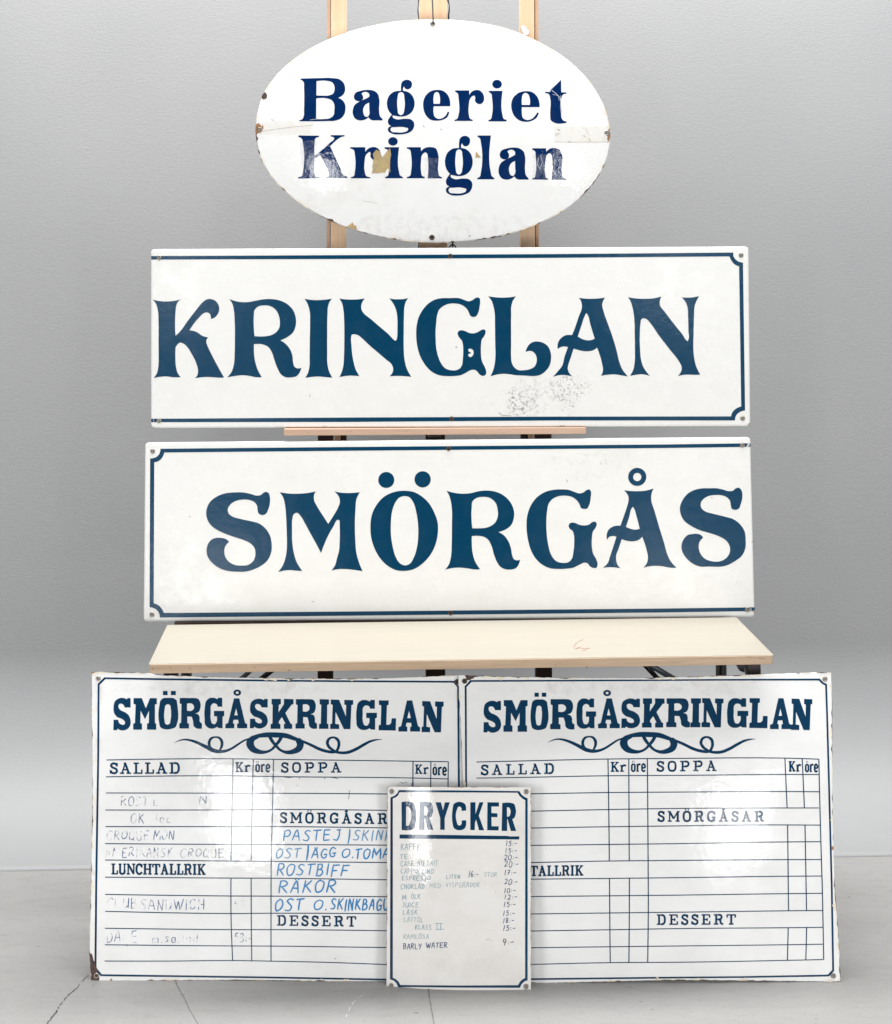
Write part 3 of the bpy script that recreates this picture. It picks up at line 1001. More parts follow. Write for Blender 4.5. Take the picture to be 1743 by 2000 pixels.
# white scratches over the t and the last n
M_SCW = simple("pale_scratch", (0.62, 0.66, 0.74, 1), 0.5)
sc = [([(1078, 176), (1086, 182), (1094, 190), (1096, 200)], .8, 'round'), ([(1080, 184), (1090, 186), (1093, 196)], .5, 'round'), ([(1096, 186), (1095, 210), (1097, 225)], .6, 'round'), ([(1052, 308), (1050, 322), (1056, 330)], .9, 'round'),
      ([(1056, 304), (1060, 316), (1055, 330)], .6, 'round'), ([(601, 326), (606, 320), (613, 328)], .8, 'round'), ([(1004, 188), (1010, 183)], .6, 'round'), ([(1075, 176), (1095, 156)], .6, 'round'), ([(606, 234), (620, 232)], .6, 'round')]
ov.strokes('scratch', sc, M_SCW, 0.0007)

# ------------------------------------------------------------------ upper long sign
def flat1(u, v):
    return 0.0045 * (1 - (u / 0.66) ** 2) + 0.0012 * math.sin(4.1 * u + 1.0) + 0.002 * math.cos(6 * v)
def blob(s, px, py, rx, ry, *rest):
    u, v = s.uv(px, py)
    k = s.loc.y / F
    return (u, v, rx * k, ry * k, *rest)
z1 = W(880, 833, 3.595).z
kr = Sign("long_sign", 880, 3.595, z1, 1.8, 0.018, flat1, "long white enamel sign, blue border open at its left end, standing on the easel ledge")
M_W_KR = enamel("enamel_white_upper", (0.785, 0.785, 0.765, 1), (0.66, 0.65, 0.62, 1), 0.16,
                [blob(kr, 1016, 782, 36, 40, .50, .62, .85, (0.16, .13, .15, 1), 170), blob(kr, 1115, 762, 48, 42, .52, .64, .85, (0.18, .14, .16, 1), 170), blob(kr, 1070, 770, 95, 48, .50, .70, .5, (0.38, .35, .37, 1), 90)], 0.20, 0.25, 0.35)
sm = Sign("long_sign", 878, 3.552, z2, 4.0, 0.031, flat1, "long white enamel sign with border open at its right end, standing behind the table top")
M_W_SM = enamel("enamel_white_lower", (0.785, 0.785, 0.765, 1), (0.62, 0.60, 0.56, 1), 0.22,
                [blob(sm, 1180, 905, 120, 45, .52, .72, .5, (0.5, .48, .45, 1), 60), blob(sm, 1380, 1140, 80, 60, .55, .72, .35, (0.5, .47, .43, 1), 60)], 0.20, 0.25, 0.35)

for m_ in (M_W_KR, M_W_SM): m_.node_tree.nodes['Principled BSDF'].inputs['Specular IOR Level'].default_value = 0.26
def rrect(pts, r=9, n=6):
    """rounded quadrilateral through four corner points"""
    out = []
    for i in range(4):
        p, a, b = pts[i], pts[(i - 1) % 4], pts[(i + 1) % 4]
        da, db = math.dist(p, a), math.dist(p, b)
        A = (p[0] + (a[0] - p[0]) * r / da, p[1] + (a[1] - p[1]) * r / da)
        B = (p[0] + (b[0] - p[0]) * r / db, p[1] + (b[1] - p[1]) * r / db)
        for k in range(n + 1):
            t = k / n
            out.append(((1-t)**2*A[0] + 2*t*(1-t)*p[0] + t*t*B[0], (1-t)**2*A[1] + 2*t*(1-t)*p[1] + t*t*B[1]))
        m = 14
        a2 = pts[(i + 1) % 4]
        C = (a2[0] + (p[0] - a2[0]) * r / db, a2[1] + (p[1] - a2[1]) * r / db)
        for k in range(1, m): out.append((B[0] + (C[0] - B[0]) * k / m, B[1] + (C[1] - B[1]) * k / m))
    return out

kr.panel(rrect([(294.5, 486.5), (1463.5, 481.5), (1467, 832.5), (294.5, 836.5)], 8), M_W_KR, 0.011, 0.006, 0.02)
sm.panel(rrect([(283, 864.5), (1467, 853.5), (1475.5, 1206.0), (280, 1214.8)], 9), M_W_SM, 0.011, 0.006, 0.02)

kr.shape('border', [P(295.5, 499.8, 480, 499, 680, 498, 1080, 496, 1250, 494.6) + parse("1537,100! 1541,135 1575,173 1620,187!", C8)[:-1] + parse("1620,187! 1638,1445!", C8) +
                    rounded([(*p, f) for p, f in zip([(C8[0] + x * C8[2], C8[1] + y * C8[2]) for x, y in ((1638, 1445), (1590, 1460), (1560, 1490), (1552, 1530))], (1, 0, 0, 1))], 5, False)[1:] +
                    P(1080, 821.2, 680, 824.0, 295.5, 824.6, 295.5, 817.8, 680, 815.4, 1080, 813.6) +
                    rounded([(*p, f) for p, f in zip([(C8[0] + x * C8[2], C8[1] + y * C8[2]) for x, y in ((1518, 1495), (1530, 1460), (1560, 1430), (1605, 1410))], (1, 0, 0, 1))], 5, False) +
                    rounded([(*p, f) for p, f in zip([(C8[0] + x * C8[2], C8[1] + y * C8[2]) for x, y in ((1587, 218), (1555, 205), (1525, 175), (1505, 133))], (1, 0, 0, 1))], 5, False) +
                    P(1080, 503.4, 680, 505.6, 480, 506.2, 295.5, 506.8)], M_BLUE_B)
def cp(c, pts, n=5):
    return rounded([(c[0] + x * c[2], c[1] + y * c[2], i in (0, len(pts) - 1)) for i, (x, y) in enumerate(pts)], n, False)
sm.shape('border', [cp(C9, [(190, 115), (180, 160), (145, 190), (102, 198)]) + cp(C9, [(97, 1463), (140, 1475), (175, 1510), (185, 1552)]) +
                    P(670, 1202.7, 1300, 1196.2, 1475.2, 1193.6, 1474.8, 1186.2, 1300, 1188.5, 670, 1194.5) + cp(C9, [(218, 1513), (205, 1485), (175, 1450), (132, 1430)]) +
                    cp(C9, [(137, 230), (170, 222), (205, 190), (222, 147)]) + P(670, 880.5, 1300, 875.0, 1467.0, 872.8, 1466.8, 865.6, 1300, 868.0, 670, 873.0)], M_BLUE_B)

K = parse("80,500! 130,512 200,517 270,510 326,498! 300,515 283,545 275,600 271,680 271,740 275,808! 310,775 380,680 450,590 510,520 540,500 575,496 615,512 640,545 646,590 630,630 605,655 575,666! 575,645 562,618 540,610 510,620 480,648 392,762! 430,768 460,780 500,808 553,823! 538,845 537,865 545,890 580,965 640,1080 688,1165! 640,1166 560,1160 500,1162 440,1170! 460,1145 466,1110 450,1040 410,960 375,905 340,875 310,868 290,885 275,908! 273,980 278,1070 290,1120 318,1162! 250,1162 200,1155 150,1158 88,1168! 115,1130 128,1070 131,980 130,860 130,700 125,600 110,540", C5)
R = [parse("733,496! 790,515 880,523 950,512 1010,500 1070,496 1150,505 1220,535 1275,590 1299,660 1298,720 1275,780 1235,815 1168,848! 1215,880 1250,925 1270,980 1275,1030 1290,1075 1310,1086 1346,1082! 1335,1115 1300,1155 1270,1162 1210,1161 1175,1140 1145,1090 1115,1010 1095,950 1065,905 1020,883 942,880! 943,960 955,1040 975,1100 1009,1162! 960,1162 900,1150 840,1145 790,1150 714,1163! 750,1120 770,1060 778,960 780,850 779,700 772,600 760,540", C5),
     parse("947,812! 941,740 941,640 948,590 975,562 1030,550 1080,556 1125,585 1155,640 1163,690 1158,740 1130,780 1090,803 1040,813", C5)]
I = parse("100,157! 180,170 280,174 370,168 462,155! 430,195 408,260 402,350 398,600 398,850 402,1020 420,1100 465,1190! 400,1185 290,1175 200,1180 110,1193! 145,1130 163,1060 168,900 170,700 174,450 172,340 155,260 130,200", C6)
N1 = parse("555,152! 620,163 720,167 800,164 893,152! 860,195 845,240 843,275 852,310 875,345 960,415 1100,535 1200,620 1270,692 1290,706 1305,695 1313,660 1318,540 1316,400 1305,320 1275,240 1210,148! 1270,162 1330,163 1400,160 1460,146! 1430,190 1412,250 1403,400 1400,600 1400,800 1410,950 1440,1070 1500,1180! 1430,1172 1350,1167 1290,1168 1213,1172! 1250,1130 1262,1090 1258,1050 1235,1005 1180,960 1050,850 940,755 850,670 800,632 755,622 720,628 712,655 715,760 725,880 745,990 770,1080 820,1170! 760,1165 700,1163 640,1168 558,1183! 590,1110 608,1040 618,900 622,700 620,450 610,300 590,210", C6)
G1 = [parse("480,120 590,122 640,140 690,154 725,142 760,118 785,113 803,125 807,160 802,210 785,280 765,312 738,321 708,312 690,280 670,240 640,210 590,185 530,177 470,182 415,205 370,245 350,300 340,380 333,470 334,560 340,650 360,740 395,820 440,870 500,888 560,885 595,865 615,830 622,780 627,680 623,610 612,570 590,545 572,515 568,490 580,470 615,463 650,472 690,490 735,495 780,483 815,462 845,453 862,462 864,490 850,525 825,560 818,600 815,690 820,760 830,800 855,850 870,890 868,930 850,946 820,944 795,925 775,900 755,885 730,883 700,890 650,918 600,940 520,950 440,950 380,943 320,920 265,880 215,820 170,740 140,640 127,520 132,410 155,320 200,240 260,175 330,135 400,121", C7),
      parse("685,662 700,658 730,672 738,700 725,735 700,748 683,735 680,722 712,703 690,690 680,675", C7)]
L1 = parse("893,100! 980,112 1060,115 1130,110 1189,101! 1155,150 1140,200 1137,300 1137,600 1137,750 1142,800 1165,850 1210,885 1270,888 1340,875 1385,850 1408,800 1408,750 1390,710 1365,688 1330,682 1290,695! 1305,650 1340,605 1380,585 1430,583 1480,597 1530,635 1558,700 1562,770 1545,840 1500,900 1450,935 1410,947 1370,950 1290,945 1180,940 1100,928 1050,926 980,935 918,952! 945,890 962,820 970,740 968,600 965,400 963,290 950,210 930,150", C7)
A1 = [parse("220,485! 270,492 335,494 390,491 446,484! 428,515 421,545 430,590 460,680 500,790 540,920 570,1040 590,1090 640,1155! 590,1147 530,1138 480,1140 410,1149! 425,1120 428,1090 420,1045 400,970 378,910! 350,930 310,940 265,940 220,930 178,918! 155,990 132,1060 128,1085 135,1115 165,1155! 130,1147 90,1142 50,1145 3,1158! 45,1110 80,1065 100,990 130,905! 100,900 75,903 42,922! 45,870 70,830 110,805 165,803! 190,740 220,650 248,570 247,535 240,510", C8),
      parse("213,815! 245,720 275,635 287,616 297,630 320,710 357,833! 330,845 300,848 260,840", C8)]
N2 = parse("641,480! 700,490 790,494 860,490 925,475! 912,510 913,550 950,600 1050,730 1110,805 1135,845 1148,854 1154,845 1155,760 1152,640 1148,570 1135,530 1099,482! 1140,484 1190,482 1247,471! 1225,510 1210,550 1203,650 1199,800 1198,930 1205,1000 1220,1065 1256,1140! 1220,1142 1170,1140 1120,1141 1065,1152! 1090,1120 1098,1090 1095,1065 1080,1035 1000,930 900,800 830,700 800,668 770,660 755,668 748,700 742,780 744,930 750,1000 770,1070 828,1152! 790,1140 745,1137 700,1143 658,1150! 685,1100 697,1040 700,930 698,780 693,650 680,570 660,510", C8)
for ch, L in (('K', [K]), ('R', R), ('I', [I]), ('N', [N1]), ('G with a white chip', G1), ('L', [L1]), ('A', A1), ('N', [N2])):
    kr.shape('letter', L, M_BLUE_B, label="blue letter " + ch)
S1 = parse("900,488 960,500 1010,514 1045,508 1070,488 1090,482 1110,492 1122,530 1122,570 1108,630 1088,668 1055,680 1025,665 1017,640 1012,600 990,570 940,550 890,548 830,560 785,590 763,630 770,665 800,690 870,712 960,732 1030,752 1080,790 1120,850 1137,930 1132,1000 1105,1060 1050,1110 990,1140 920,1160 840,1162 760,1155 700,1135 640,1095 595,1040 582,985 595,925 630,885 670,873 715,875 750,885 775,908! 745,940 733,985 740,1030 770,1075 820,1103 880,1110 940,1102 980,1070 998,1015 990,960 955,920 890,890 800,860 710,825 640,785 600,740 580,680 585,620 615,565 665,525 730,498 810,487", C9)
MM = parse("1205,485! 1290,497 1360,498 1440,492 1512,478! 1497,510 1497,550 1520,600 1570,680 1618,755! 1660,690 1700,620 1717,570 1712,530 1670,478! 1720,488 1789,492 1840,490 1888,485! 1861,536 1850,635 1845,761 1848,878 1860,1013 1884,1094 1911,1158! 1834,1146 1753,1139 1699,1141 1645,1152! 1675,1110 1695,1040 1708,995 1716,896 1717,797 1715,725! 1705,720 1660,780 1610,870 1557,1003! 1530,950 1480,860 1420,750 1385,690 1350,660 1325,672 1313,710 1310,800 1313,920 1325,1000 1350,1080 1397,1155! 1350,1154 1290,1148 1240,1153 1190,1165! 1225,1120 1255,1040 1266,960 1266,860 1260,700 1250,590 1235,530", C9)
OO = [parse("640,380 720,392 790,430 860,495 915,590 945,680 948,760 930,870 880,980 800,1070 710,1125 640,1138 560,1133 480,1095 410,1030 350,930 318,830 309,730 325,600 370,510 440,435 540,390", C10),
      parse("635,430 675,440 710,480 740,570 758,680 762,780 752,900 720,1010 680,1072 640,1086 590,1068 550,1010 520,910 503,790 503,680 515,570 545,490 585,443", C10)] + cropmap([circle(459, 278, 76), circle(803, 272, 77)], C10)
R2 = [parse("1028,380! 1090,397 1180,408 1260,402 1330,385 1410,378 1490,388 1570,425 1640,500 1668,580 1665,640 1640,705 1590,745 1521,771! 1570,800 1615,860 1640,930 1650,990 1670,1030 1690,1038 1724,1033! 1715,1070 1680,1115 1640,1125 1590,1123 1540,1100 1510,1060 1480,990 1450,890 1420,840 1380,815 1330,807 1268,808! 1268,880 1278,980 1300,1050 1347,1123! 1300,1125 1230,1115 1150,1107 1080,1112 1015,1127! 1050,1080 1070,1010 1078,880 1080,700 1080,560 1068,470 1050,415", C10),
      parse("1273,735! 1267,680 1267,540 1275,480 1310,450 1370,438 1440,448 1490,490 1513,560 1512,630 1490,680 1450,712 1400,730 1340,735", C10)]
G2 = [parse("480,367 540,372 590,390 640,405 680,395 710,372 735,368 748,385 747,440 730,520 712,548 685,552 658,545 640,505 610,465 560,435 500,426 440,432 390,455 350,500 335,570 327,680 330,780 345,890 370,980 420,1045 490,1063 540,1053 570,1020 583,960 591,860 588,800 575,760 548,738 538,710 550,688 590,682 640,702 690,708 730,700 765,675 790,673 803,690 795,725 768,765 758,830 760,930 768,970 800,1030 812,1080 800,1108 770,1110 740,1095 715,1065 690,1060 640,1080 580,1108 520,1117 440,1120 360,1112 290,1080 230,1025 185,950 155,850 140,730 148,610 180,520 240,440 320,390 400,370", C11)]
A2 = [parse("1062,375! 1120,382 1200,384 1270,378 1342,358! 1322,410 1320,470 1350,570 1400,740 1440,870 1475,990 1505,1050 1560,1108! 1500,1108 1430,1095 1350,1090 1300,1095 1245,1108! 1280,1060 1288,1010 1275,940 1235,815! 1200,845 1150,858 1095,855 1040,838! 1010,930 988,990 988,1040 1000,1080 1028,1113! 970,1105 920,1103 862,1110! 910,1060 930,1000 960,910 990,815! 960,808 925,815 902,845! 897,800 915,750 960,718 1028,710! 1060,620 1090,530 1105,470 1102,430 1085,400", C11),
      parse("1080,722! 1110,630 1135,545 1145,532 1155,545 1180,620 1210,740! 1170,748 1120,738", C11)] + cropmap([circle(1187, 249, 86), circle(1187, 250, 39)], C11)
S2 = parse("430,568 510,569 560,580 620,596 660,592 690,568 715,562 735,575 752,615 752,660 735,730 720,765 680,779 650,768 640,735 632,690 600,655 540,635 490,634 420,645 370,675 345,720 355,765 390,793 480,820 580,845 670,873 730,920 775,990 785,1070 780,1160 745,1230 680,1280 590,1325 550,1333 430,1333 340,1333 270,1305 205,1250 165,1185 157,1130 180,1065 220,1025 265,1015 330,1017 350,1027 370,1050! 335,1090 327,1150 345,1210 385,1255 450,1280 540,1280 595,1250 628,1200 630,1140 600,1085 530,1040 430,1005 330,975 250,935 185,885 150,820 142,760 165,690 220,620 290,583 360,569", C12)
for ch, L in (('S', [S1]), ('M', [MM]), ('O with two dots', OO), ('R', R2), ('G', G2), ('A with a ring', A2), ('S', [S2])):
    sm.shape('letter', L, M_BLUE_B, label="blue letter " + ch)
for x, y, dk in ((311, 503.3, 0), (311, 821.8, 0), (880, 500, 1), (882.5, 818, 1), (1448, 498.5, 0), (1451, 817, 0)): kr.eyelet(x, y, 4.8, dk)
for x, y, dk in ((298.5, 881.5, 0), (297, 1200.5, 0), (1450.5, 869.8, 0), (1460.5, 1190.8, 0), (876.5, 876, 1), (880.5, 1197, 1)): sm.eyelet(x, y, 4.8, dk)
kr.strokes('mark', [([(891, 677), (892, 678.5)], 2.2, 'round'), ([(605.5, 770), (606, 775)], .9, 'round'), ([(300, 818), (300.4, 824)], 1.5, 'round'), ([(634, 834), (637, 834.2)], 2.4, 'round'), ([(1094, 832), (1104, 832.5)], 1.6, 'round'),
                    ([(296, 836), (302, 836)], 2, 'round'), ([(1462, 830), (1466, 826)], 2, 'round'), ([(1096, 783), (1101, 779), (1103, 780)], 1.2, 'round'), ([(975, 806), (981, 811), (998, 812)], 1.1, 'round')], M_SCR, 0.0006)
sm.strokes('mark', [([(282.5, 1215), (286, 1217)], 2, 'round'), ([(610, 1175), (613.5, 1175.3)], 1.2, 'round'), ([(370, 1008), (372, 1010)], 1, 'round'), ([(1107, 937), (1109, 941)], 1.2, 'round'), ([(1174.5, 902), (1175, 908)], .6, 'round'),
                    ([(1473, 1192), (1476, 1198)], 2.5, 'round'), ([(1463, 870), (1467, 873)], 1.6, 'round'), ([(1390, 972), (1392, 973)], 1.1, 'round'), ([(1469, 1057), (1470, 1059)], 1.2, 'round')], M_SCR, 0.0006)
sm.strokes('scratch', [([(1459, 873), (1464, 864)], 1.6, 'round'), ([(1466, 866), (1462, 872)], .8, 'round'), ([(1467, 1188), (1467.5, 1194)], 1.2, 'round')], simple("white_scratch", (0.8, 0.8, 0.8, 1), 0.4), 0.0006)

# ------------------------------------------------------------------ alphabets
SLAB = {  # ~ smooth, = thin, plain thick ; 0..100 box, y down
 'S': (62, "~86,24 70,10 48,6 24,12 16,28 30,41 58,50 82,62 86,78 72,92 48,95 24,88 12,74;=88,2 88,34;=9,66 9,98"),
 'A': (84, "=20,92 47,6;47,6 78,92;=30,63 70,63;=0,95 38,95;=58,95 100,95;=33,5 56,5"),
 'L': (72, "32,0 32,100;=5,5 62,5;=5,95 94,95;=91,62 91,99"),
 'D': (82, "26,2 26,98;=2,5 55,5;=2,95 55,95;~50,5 74,10 86,30 87,50 86,70 74,90 50,95"),
 'O': (74, "~50,5 22,13 13,34 13,66 22,87 50,95 78,87 87,66 87,34 78,13 50,5"),
 'P': (80, "28,2 28,98;=2,5 55,5;=2,95 56,95;~50,5 78,9 88,28 78,48 50,54;=28,54 52,54"),
 'K': (88, "24,2 24,98;=2,5 48,5;=2,95 46,95;=30,58 78,8;44,44 80,92;=60,5 96,5;=60,95 100,95"),
 'r': (66, "28,36 28,98;=2,38 30,38;=2,95 60,95;~30,52 50,38 70,34 92,42"),
 'e': (62, "~18,66 84,62 82,44 50,32 20,42 13,66 22,90 52,97 86,86"),
 'o': (62, "~50,32 18,42 13,64 18,88 50,96 82,88 87,64 82,42 50,32"),
 'M': (104, "=16,2 16,98;16,4 50,72;=50,72 84,4;84,2 84,98;=0,5 24,5;=76,5 100,5;=0,95 34,95;=66,95 100,95"),
 'R': (86, "26,2 26,98;=2,5 55,5;=2,95 48,95;~48,5 74,10 80,27 72,44 46,50;=26,50 48,50;~50,50 68,60 72,86 96,95"),
 'G': (78, "~84,24 66,7 40,7 18,22 12,50 18,80 40,94 66,90 78,72;=86,2 86,36;80,58 80,98;=54,58 96,58"),
 'U': (82, "22,2 22,62;~22,60 26,88 50,95 74,88 78,60;=78,62 78,2;=2,5 40,5;=62,5 98,5"),
 'N': (90, "=18,2 18,98;18,4 80,94;=82,2 82,98;=0,5 26,5;=62,5 100,5;=0,95 38,95"),
 'C': (72, "~84,26 68,8 42,6 18,22 12,50 18,80 44,95 70,92 88,76;=88,2 88,36"),
 'H': (92, "22,2 22,98;78,2 78,98;=22,50 78,50;=2,5 42,5;=58,5 98,5;=2,95 42,95;=58,95 98,95"),
 'T': (82, "50,4 50,98;=4,6 96,6;=7,2 7,32;=93,2 93,32;=26,95 74,95"),
 'I': (46, "50,2 50,98;=8,5 92,5;=8,95 92,95"),
 'E': (80, "26,2 26,98;=2,5 90,5;=2,95 92,95;=26,50 62,50;=88,2 88,32;=90,66 90,98;=62,36 62,64"),
 ' ': (45, ""),
}
SLAB['Ö'] = (74, SLAB['O'][1] + ";28,-17 38,-17;62,-17 72,-17")
SLAB['ö'] = (62, SLAB['o'][1] + ";24,12 38,12;62,12 76,12")
SLAB['Å'] = (84, SLAB['A'][1] + ";=~47,-22 38,-16 47,-10 56,-16 47,-22")
HAND = {
 'A': "2,100 50,0 88,100;22,62 78,60", 'B': "14,0 10,100;~12,4 62,2 72,24 50,44 14,48;~14,48 74,50 84,76 52,98 8,100", 'C': "~92,14 60,0 20,24 8,66 30,98 66,98 88,82",
 'D': "14,2 12,98;~10,4 62,6 90,44 64,90 10,98", 'E': "14,2 12,98;14,4 88,0;13,48 72,46;12,98 88,94", 'F': "14,2 10,100;14,5 92,0;13,50 74,46", 'G': "~88,12 56,0 18,26 10,68 36,98 76,92 86,62;50,60 92,58",
 'H': "12,0 10,100;86,0 88,100;12,52 87,50", 'I': "50,0 48,100", 'J': "40,4 88,2;~76,4 76,70 56,98 18,92", 'K': "16,0 10,100;82,0 14,54;30,44 90,98", 'L': "16,0 12,98;12,98 84,96",
 'M': "6,100 20,0;20,0 48,66;48,66 84,0;84,0 94,100", 'N': "10,100 16,0;16,0 80,98;80,98 88,0", 'O': "~50,2 16,22 6,60 30,98 66,92 92,56 84,14 50,2", 'P': "16,2 8,100;~10,6 66,0 86,24 62,50 14,54",
 'Q': "~50,2 16,22 6,60 30,98 66,92 92,56 84,14 50,2;60,70 96,106", 'R': "16,2 8,100;~10,6 66,0 84,22 58,46 14,52;34,52 90,100", 'S': "~88,10 52,0 20,22 46,46 76,66 56,96 8,92", 'T': "46,4 42,100;2,6 98,0",
 'U': "~12,0 10,70 36,100 70,90 84,60 86,0;86,0 90,100", 'V': "6,0 42,100;42,100 90,0", 'W': "4,0 26,100;26,100 48,20;48,20 70,100;70,100 96,0", 'Y': "8,0 46,50;90,0 30,100", 
 'l': "50,0 46,100", 's': "~80,46 40,42 24,58 60,72 66,92 18,96", 'a': "~78,46 36,42 16,74 38,98 72,80 80,46;80,46 86,98", 'd': "~78,52 36,46 16,74 38,98 72,86 80,56;82,0 82,98", 'm': "10,50 10,98;~10,62 34,46 44,66 44,98;~44,62 70,46 84,66 84,98", 'c': "~80,52 40,46 18,72 40,98 82,90",
 '1': "62,0 40,100", '2': "~14,22 44,0 78,16 70,48 10,98;10,98 92,92", '0': "~50,2 16,22 8,62 34,98 68,90 90,52 80,12 50,2", '5': "84,2 34,4;34,4 24,42;~24,42 66,38 80,66 56,98 10,94", '3': "~16,8 66,0 76,26 34,46 78,60 72,92 12,94",
 '6': "~74,0 28,34 12,76 42,100 76,80 62,56 20,66", '7': "10,4 84,0;84,0 36,100;30,50 78,46", '8': "~70,12 40,0 20,20 46,46 78,70 52,100 18,80 44,48 72,22 70,8", '9': "~80,20 44,0 14,26 34,52 76,34 80,18;80,20 56,100",
 ':': "45,40 44,46;40,74 39,80", '-': "10,56 90,48", '.': "40,94 46,98", '|': "62,-25 36,120", ' ': "", '/': "80,0 20,100", 'i': "50,40 50,98",
}
HAND['Ä'] = HAND['A'] + ";34,-15 38,-8;62,-17 66,-10"
HAND['Ö'] = HAND['O'] + ";34,-15 38,-8;62,-17 66,-10"
HW = {'I': .35, '1': .45, 'l': .35, ':': .3, '.': .3, '|': .45, ' ': .6, 'M': 1.2, 'W': 1.25, 'm': 1.0, '-': .7, 's': .7, 'a': .75, 'd': .75, 'c': .7, 'J': .8, 'i': .3}


def slab_word(sgn, text, x0, x1, y0, y1, dy=0.0, mat=None, gap=14, wt=.195, ht=.135, name='lettering'):
    """printed slab-serif heading; dy = rise of the right end"""
    H = y1 - y0
    tot = sum(SLAB[c][0] for c in text) + gap * (len(text) - 1)
    k = (x1 - x0) / tot
    X = x0
    items = []
    for c in text:
        w, data = SLAB[c]
        W_ = w * k
        rise = dy * (X - x0) / (x1 - x0)
        for st in data.split(';'):
            if not st: continue
            thin = st.startswith('=')
            st = st.lstrip('=')
            smooth = st.startswith('~')
            pts = []
            for tk in st.lstrip('~').split():
                a, b = tk.split(',')
                pts.append((X + float(a) / 100 * W_, y0 + float(b) / 100 * H + rise, not smooth))
            L = rounded([(a, b, i in (0, len(pts) - 1) and False) for i, (a, b, _) in enumerate(pts)], 5, False) if smooth else [(a, b) for a, b, _ in pts]
            items.append((L, H * (ht if thin else wt), 'butt'))
        X += W_ + gap * k
    sgn.strokes(name, items, mat or M_BLUE_C, label="heading " + text)


def hand_word(sgn, text, x0, x1, y0, y1, mat, w=2.2, slant=0.12, seed=0, dy=0.0, gap=.22, name='handwriting', label=None):
    rnd = random.Random(hash(text) % 1000 if False else sum(ord(c) for c in text) * 7 + seed)
    H = y1 - y0
    tot = sum(HW.get(c, .85) for c in text) + gap * (len(text) - 1)
    k = (x1 - x0) / tot
    X = x0
    items = []
    for c in text:
        W_ = HW.get(c, .85) * k
        jy, sl = rnd.uniform(-.05, .05) * H, slant + rnd.uniform(-.04, .04)
        hs = rnd.uniform(.93, 1.05)
        rise = dy * (X - x0) / (x1 - x0)
        for st in HAND[c].split(';'):
            if not st: continue
            smooth = st.startswith('~')
            P_ = []
            for tk in st.lstrip('~').split():
                a, b = tk.split(',')
                a, b = float(a) + rnd.uniform(-4, 4), float(b) + rnd.uniform(-3, 3)
                yy = b / 100 * H * hs
                P_.append((X + a / 100 * W_ + (H - yy) * sl, y0 + yy + jy + rise, False))
            if len(P_) == 2:
                (ax, ay, _), (bx, by, _) = P_
                q = rnd.uniform(-.03, .03)
                P_ = [P_[0], ((ax + bx) / 2 - (by - ay) * q, (ay + by) / 2 + (bx - ax) * q, False), P_[1]]
            L = rounded(P_, 6, False)
            n = len(L)
            ws = [w * (0.78 + 0.3 * math.sin(math.pi * i / max(1, n - 1)) + rnd.uniform(-.06, .06)) for i in range(n)]
            items.append((L, ws, 'round'))
        X += W_ + gap * k
    sgn.strokes(name, items, mat, 0.00035, label=label or "handwritten " + text.replace('|', '/'))


# ---- heavy slab title, traced once on the left menu board
def T(s, c): return parse(s, c, True, 4)
tS = T("320,714 360,713 383,724! 388,713! 415,713! 415,793! 365,793! 352,768 330,760 314,768 312,790 325,812 370,835 400,862 414,900 413,940 395,970 360,987 328,986 305,972! 299,986! 268,986! 270,897! 310,897! 318,925 345,940 363,936 367,915 345,893 300,873 275,840 270,790 282,740", C13)
tM = T("440,713! 510,713! 545,800! 580,713! 638,713! 638,762! 622,768! 622,925! 633,932! 633,982! 555,982! 555,932! 570,925! 572,820! 538,892! 500,820! 498,925! 512,932! 512,982! 437,982! 437,932! 452,925! 458,768! 440,762!", C13)
tO = [T("695,714 735,711 780,714 806,732 812,765 812,925 795,962 760,975 700,977 668,960 658,925 662,765 670,732", C13), T("735,765 752,775 757,800 755,900 748,930 728,940 710,930 704,905 706,800 712,775", C13),
      T("690,652! 730,652! 730,688! 690,688!", C13), T("758,652! 800,652! 800,688! 758,688!", C13)]
tR = [T("833,712! 950,712! 990,720 1008,750 1008,800 997,828 965,845! 990,852 1003,878 1005,915 1022,930! 1022,972! 980,972 955,955 946,905 935,872! 898,870! 898,925! 912,932! 912,972! 830,972! 830,930! 845,922! 848,765! 833,758!", C13), T("895,760! 935,760 952,775 952,805 935,820 895,820!", C13)]
tG = [T("1090,712 1130,712 1155,724! 1160,710! 1195,710! 1195,787! 1157,787! 1147,765 1120,758 1102,772 1097,830 1098,900 1110,930 1130,935 1147,915 1150,868! 1125,868! 1125,822! 1212,822! 1212,865! 1198,870! 1198,970! 1163,968! 1152,958! 1120,972 1080,968 1052,942 1045,890 1047,790 1060,735", C13)]
tA = [T("1295,715! 1340,715! 1390,925! 1408,935! 1408,970! 1322,970! 1322,932! 1335,928! 1330,898! 1292,898! 1285,925! 1298,932! 1298,970! 1222,970! 1222,935! 1245,925!", C13), T("1313,800! 1328,860! 1298,860!", C13)]
tRing = cropmap([circle(1323, 667, 33, 27), circle(1323, 667, 12, 10)], C13)
tK = [T("3,720! 82,720! 82,765! 65,770! 62,835! 108,765! 108,720! 190,722! 190,765! 175,768! 120,840! 165,930! 178,935! 178,975! 108,975! 108,935! 120,930! 92,875! 65,910! 65,930! 78,935! 78,975! -5,975! -5,935! 10,930! 12,770! 3,765!", C14)]
tI = [T("412,722! 492,724! 492,765! 477,770! 475,930! 487,935! 487,975! 407,975! 407,935! 422,930! 426,770! 412,765!", C14)]
tN = [T("507,725! 578,727! 636,870! 638,772! 622,768! 622,728! 698,730! 698,768! 683,772! 674,978! 618,977! 548,830! 545,932! 578,937! 578,977! 502,976! 502,935! 518,930! 523,770! 507,765!", C14)]
